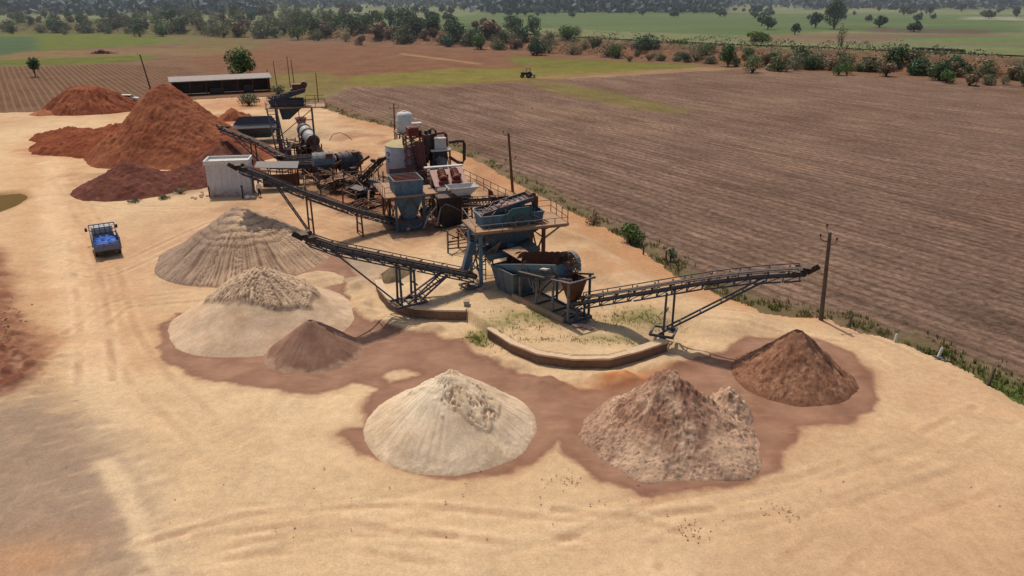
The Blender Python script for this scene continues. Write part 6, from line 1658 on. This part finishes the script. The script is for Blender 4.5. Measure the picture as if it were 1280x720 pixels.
x, y = at(742, 282); plant('shrub', 'brownish dry shrub on the margin behind the large screening tower', 'shrub', (x, y, 0), .9, 1.3, .1, 'leafdry', 420, .10, 14)
x, y = at(838, 326); plant('shrub', 'small dark shrub on the margin right of the bright green one', 'shrub', (x, y, 0), .5, 1.3, .1, 'leafdark', 300, .09, 15)
x, y = at(312, 133); plant('shrub', 'low grey green shrub on bare ground in front of the shed', 'shrub', (x, y, gz(x, y)), 3.0, 2.2, .1, 'leafgrey', 800, .2, 16)
x, y = at(348, 118); plant('shrub', 'grey green shrub at the right end of the shed', 'shrub', (x, y, 0), 2.2, 1.8, .1, 'leafgrey', 500, .2, 18)
for lab, px, py, r, h in (('weeds at the foot of the maroon gravel heap, nearest to the hut', 226, 243, .9, .6), ('weeds in the middle of the foot of the maroon gravel heap', 205, 250, .8, .5), ('weeds at the left end of the maroon gravel heap foot', 168, 254, 1.0, .4)):
    x, y = at(px, py); plant('weeds', lab, 'weeds', (x, y, gz(x, y) - .05), r, h, .02, 'leafgrey', 200, .1, int(px))
x, y = at(508, 342, .4); 

# shrubs and trees along the river bank
rd = random.Random(21)
KINDS = [('shrub', 'grey green bushy shrub growing on the eroded river bank', 'leafgrey', 'shrub', 3.6, 5.0, .2), ('shrub', 'dark green dense shrub growing on the eroded river bank', 'leafdark', 'shrub', 3.2, 5.5, .3),
         ('shrub', 'brown dry leafless shrub growing on the eroded river bank', 'leafdry', 'shrub', 3.0, 4.0, .1), ('shrub', 'fresh green shrub growing on the eroded river bank', 'leaf', 'shrub', 2.8, 4.6, .3)]
cnt = 0
px = -60
while px < 1345:
    f = np.interp(px, [-60, 150, 200, 480, 640, 800, 1000, 1280], [1.0, 1.35, 1.5, 1.55, 1.3, .85, .85, .9])
    yb = np.interp(px, [p[0] for p in BANKB], [p[1] for p in BANKB])
    for row in range(4 if 170 < px < 560 else 3 if px < 720 else 2):
        k = rd.choices(range(4), (6, 3, 3, 2))[0]
        if px > 700 and row == 1 and rd.random() < .2: continue
        qx = px + rd.uniform(-9, 9); qy = yb - rd.uniform(0, 5) - row * rd.uniform(5, 11) * (.9 if px < 700 else 1.2)
        z = 0 if row == 0 else 3
        x, y = at(qx, qy, z); z = zb(x, y)
        s = rd.uniform(.55, 1.25) * f; nm, lab, mat, cat, r, h, tr_ = KINDS[k]
        if 770 < qx < 870 or 890 < qx < 930: s *= .6
        t = plant(nm, lab, cat, (x, y, z - .15), r * s * (1.15 if row == 0 else 1), h * s, tr_, mat, 1100, .23, 100 + k * 7 + cnt % 3, lab.replace(' growing', 's growing').replace('shrubs growing', 'shrubs'), key=(k, cnt % 3), rot=rd.uniform(0, 6.28)); cnt += 1
    px += rd.uniform(8, 18)

# scattered trees on the plain beyond
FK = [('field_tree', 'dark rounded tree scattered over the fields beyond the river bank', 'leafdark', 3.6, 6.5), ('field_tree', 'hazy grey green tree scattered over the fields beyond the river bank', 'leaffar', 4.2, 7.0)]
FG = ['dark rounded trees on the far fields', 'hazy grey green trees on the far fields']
for i in range(165):
    qx = rd.uniform(-40, 1320)
    if qx < 560: qy = rd.choice((rd.uniform(14, 24), rd.uniform(16, 34), rd.uniform(10, 18)))
    elif qx < 930: qy = rd.choice((rd.uniform(12, 18), rd.uniform(13, 22)))
    else: qy = rd.choice((rd.uniform(13, 26), rd.uniform(16, 46), rd.uniform(12, 20)))
    x, y = at(qx, qy, 3.9)
    if y - float(bank_y(np.array([x]))[0]) < 36: continue
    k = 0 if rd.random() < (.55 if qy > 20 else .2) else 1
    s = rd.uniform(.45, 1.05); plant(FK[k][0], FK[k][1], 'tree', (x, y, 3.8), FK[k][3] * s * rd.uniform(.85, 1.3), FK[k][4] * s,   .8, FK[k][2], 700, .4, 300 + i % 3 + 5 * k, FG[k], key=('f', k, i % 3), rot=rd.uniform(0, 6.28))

# hedge lines and the far wood that closes the view: one mass
def wood(name, label, bands, size, mat, seed):
    r = np.random.default_rng(seed); Vs = []; Ts = []
    for (x0, x1, py0, py1, n, hh) in bands:
        for j in range(n):
            x, y = at(r.uniform(x0, x1), r.uniform(py0, py1), 3.9); h = hh * r.uniform(.6, 1.25); w = h * r.uniform(.7, 1.3); q = 12; k = r.uniform(.75, 1.2)
            c = np.stack([x + r.normal(0, w * .5, q), y + r.normal(0, w * .5, q), 3.9 + h * r.uniform(.1, 1, q)], -1)
            a = r.normal(size=(q, 3)); a /= np.linalg.norm(a, axis=1)[:, None]; b = np.cross(a, r.normal(size=(q, 3))); b /= np.linalg.norm(b, axis=1)[:, None]
            s = size * h / 8 * r.uniform(.6, 1.3, q)[:, None]
            Vs.append(np.stack([c - a * s, c - b * s * .7, c + a * s, c + b * s * .7], 1).reshape(-1, 3)); Ts.append(np.repeat(k * r.uniform(.85, 1.15, q), 4))
    V = np.concatenate(Vs); T = np.concatenate(Ts)
    tag(np_mesh(name, V, np.arange(len(V)).reshape(-1, 4), M[mat], dict(tint=T), smooth=False), label, 'wood', kind='stuff')
def scrub(name, label, n, mat, seed, v0, v1, hh):
    r = np.random.default_rng(seed); Vs = []; Ts = []
    for _ in range(n):
        q0 = r.uniform(-60, 1340); y_ = np.interp(q0, [p[0] for p in BANKB], [p[1] for p in BANKB]); x, y = at(q0, y_, 0); y = float(bank_y(np.array([x]))[0]) + r.uniform(v0, v1); z = zb(x, y); h = hh * r.uniform(.5, 1.4); q = 14; k = r.uniform(.75, 1.25)
        if fbm(np.array([x * .07]), np.array([y * .1]), 3, 8)[0] < -.12: continue
        c = np.stack([x + r.normal(0, h * .7, q), y + r.normal(0, h * .7, q), z + h * r.uniform(.05, 1, q)], -1)
        a = r.normal(size=(q, 3)); a /= np.linalg.norm(a, axis=1)[:, None]; b = np.cross(a, r.normal(size=(q, 3))); b /= np.linalg.norm(b, axis=1)[:, None]
        s = .3 * r.uniform(.6, 1.3, q)[:, None]; Vs.append(np.stack([c - a * s, c - b * s * .7, c + a * s, c + b * s * .7], 1).reshape(-1, 3)); Ts.append(np.repeat(k * r.uniform(.8, 1.2, q), 4))
    V = np.concatenate(Vs); T = np.concatenate(Ts); tag(np_mesh(name, V, np.arange(len(V)).reshape(-1, 4), M[mat], dict(tint=T), smooth=False), label, 'scrub', kind='stuff')
scrub('dry_scrub', 'brown dry scrub covering the eroded bank between the shrubs', 900, 'leafdry', 5, 3, 36, 1.1)
scrub('olive_scrub', 'olive low scrub along the top of the eroded bank', 600, 'leafgrey', 6, 8, 75, 1.4)
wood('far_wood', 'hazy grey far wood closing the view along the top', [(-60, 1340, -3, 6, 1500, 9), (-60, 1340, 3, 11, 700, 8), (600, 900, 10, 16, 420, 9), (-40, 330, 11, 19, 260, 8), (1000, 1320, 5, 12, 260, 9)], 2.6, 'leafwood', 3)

# grass along the margin and on the pad: one mass, nobody could count it
def tufts(name, label, pts, blade, seed, colr):
    r = np.random.default_rng(seed); Vs = []; Ts = []
    for (x, y, z, s) in pts:
        q = 7; a = r.uniform(0, 6.28, q); l = blade * s * r.uniform(.6, 1.3, q); w = l * .13
        dx, dy = np.cos(a), np.sin(a); lean = r.uniform(.1, .6, q)
        p0 = np.stack([x + .08 * s * r.normal(size=q), y + .08 * s * r.normal(size=q), np.full(q, z - .03)], -1)
        side = np.stack([-dy, dx, np.zeros(q)], -1) * w[:, None]; tip = np.stack([dx * l * lean, dy * l * lean, l], -1)
        Vs.append(np.stack([p0 - side, p0 + side, p0 + tip + side * .2, p0 + tip - side * .2], 1).reshape(-1, 3))
        Ts.append(np.repeat((np.array(colr[r.integers(len(colr))])[None, :] * r.uniform(.75, 1.25, (q, 1))), 4, axis=0))
    V = np.concatenate(Vs); tag(np_mesh(name, V, np.arange(len(V)).reshape(-1, 4), M['grass'], dict(tint=np.concatenate(Ts)), smooth=False), label, 'grass', kind='stuff')
pts = []; r = np.random.default_rng(9)
E_ = [p for p in YARD[:18]]
for i in range(len(E_) - 1):
    a, b = np.array(E_[i]), np.array(E_[i + 1]); L = np.hypot(*(b - a)); n = int(L * (26 if a[1] < 70 else 9))
    for _ in range(n):
        p = a + (b - a) * r.random(); d = b - a; nn = np.array([d[1], -d[0]]) / L
        if nn[0] < 0: nn = -nn
        p = p + nn * abs(r.normal(.9, .9)); k = fbm(np.array([p[0] * .35]), np.array([p[1] * .35]), 3, 6)[0]
        if k < -.12 - .0 and p[1] > 44: continue
        pts.append((p[0], p[1], .02, r.uniform(.5, 1.3)))
tufts('margin_grass', 'green and dry grass growing along the margin of the ploughed field', [p for p in pts if p[1] > 44], .24, 3, [(.8, .85, .75), (1.05, .95, .85), (.65, .8, .55)])
tufts('verge_grass', 'bright green grass along the sandy edge at the right', [p for p in pts if p[1] <= 46], .24, 4, [(.45, .8, .35), (.6, .8, .45), (.85, .85, .65)])
pts = []
for (a, b, rx, ry, n) in ((668, 400, 1.8, 1.3, 200), (640, 412, .9, .6, 90), (785, 402, 1.8, .9, 240), (812, 398, 1.0, .7, 120), (596, 416, .45, .7, 200), (765, 430, 1.6, .3, 130), (670, 428, 1.4, .3, 90), (525, 330, 1.2, 1.0, 60)):
    for _ in range(n):
        x, y = at(a, b, .7); x += r.normal() * rx; y += r.normal() * ry; pts.append((x, y, gz(x, y), r.uniform(.4, 1.2)))
tufts('pad_grass', 'dry yellowish grass tufts on the raised pad behind the curved walls', pts, .13, 5, [(1.1, 1.05, .8), (1.3, 1.15, .9), (.75, .9, .55)])

# dust haze lying over the distant plain
hb = MB().box((0, 3400, 70), (9000, 6360, 180)).build('haze', None); hb.data.materials.append(haze_mat()); tag(hb, 'thin blue grey haze over the distant plain', 'haze', kind='stuff')

# ================================================================== light, sky, camera
SH = Vector((.22, -.44, -1)).normalized()          # the way the light travels
sun = bpy.data.lights.new('sun', 'SUN'); sun.energy = 3.2; sun.angle = R(.55); sun.color = (1.0, .945, .865)
so = bpy.data.objects.new('sun', sun); col.objects.link(so); so.rotation_euler = SH.to_track_quat('-Z', 'Y').to_euler()
w = bpy.data.worlds.new('World'); scene.world = w; w.use_nodes = True
nt = w.node_tree; bg = nt.nodes['Background']; sk = nt.nodes.new('ShaderNodeTexSky'); sk.sky_type = 'NISHITA'; sk.sun_disc = False
sk.sun_elevation = math.asin(-SH.z); sk.sun_rotation = math.atan2(-SH.x, -SH.y); sk.dust_density = 2.5; sk.air_density = 1.0
nt.links.new(sk.outputs[0], bg.inputs[0]); bg.inputs[1].default_value = .115
cam = bpy.data.cameras.new('camera'); co = bpy.data.objects.new('camera', cam); col.objects.link(co); scene.camera = co
co.location = (0, 0, CAM_H); co.rotation_euler = (R(90) - PITCH, 0, 0); cam.sensor_width = 36; cam.lens = 36 * FPX / 1280; cam.clip_end = 12000; cam.clip_start = .5
scene.view_settings.view_transform = 'Standard'; scene.view_settings.look = 'None'; scene.view_settings.exposure = 0
scene.cycles.max_bounces = 4; scene.cycles.use_denoising = True; scene.cycles.denoising_prefilter = 'ACCURATE'
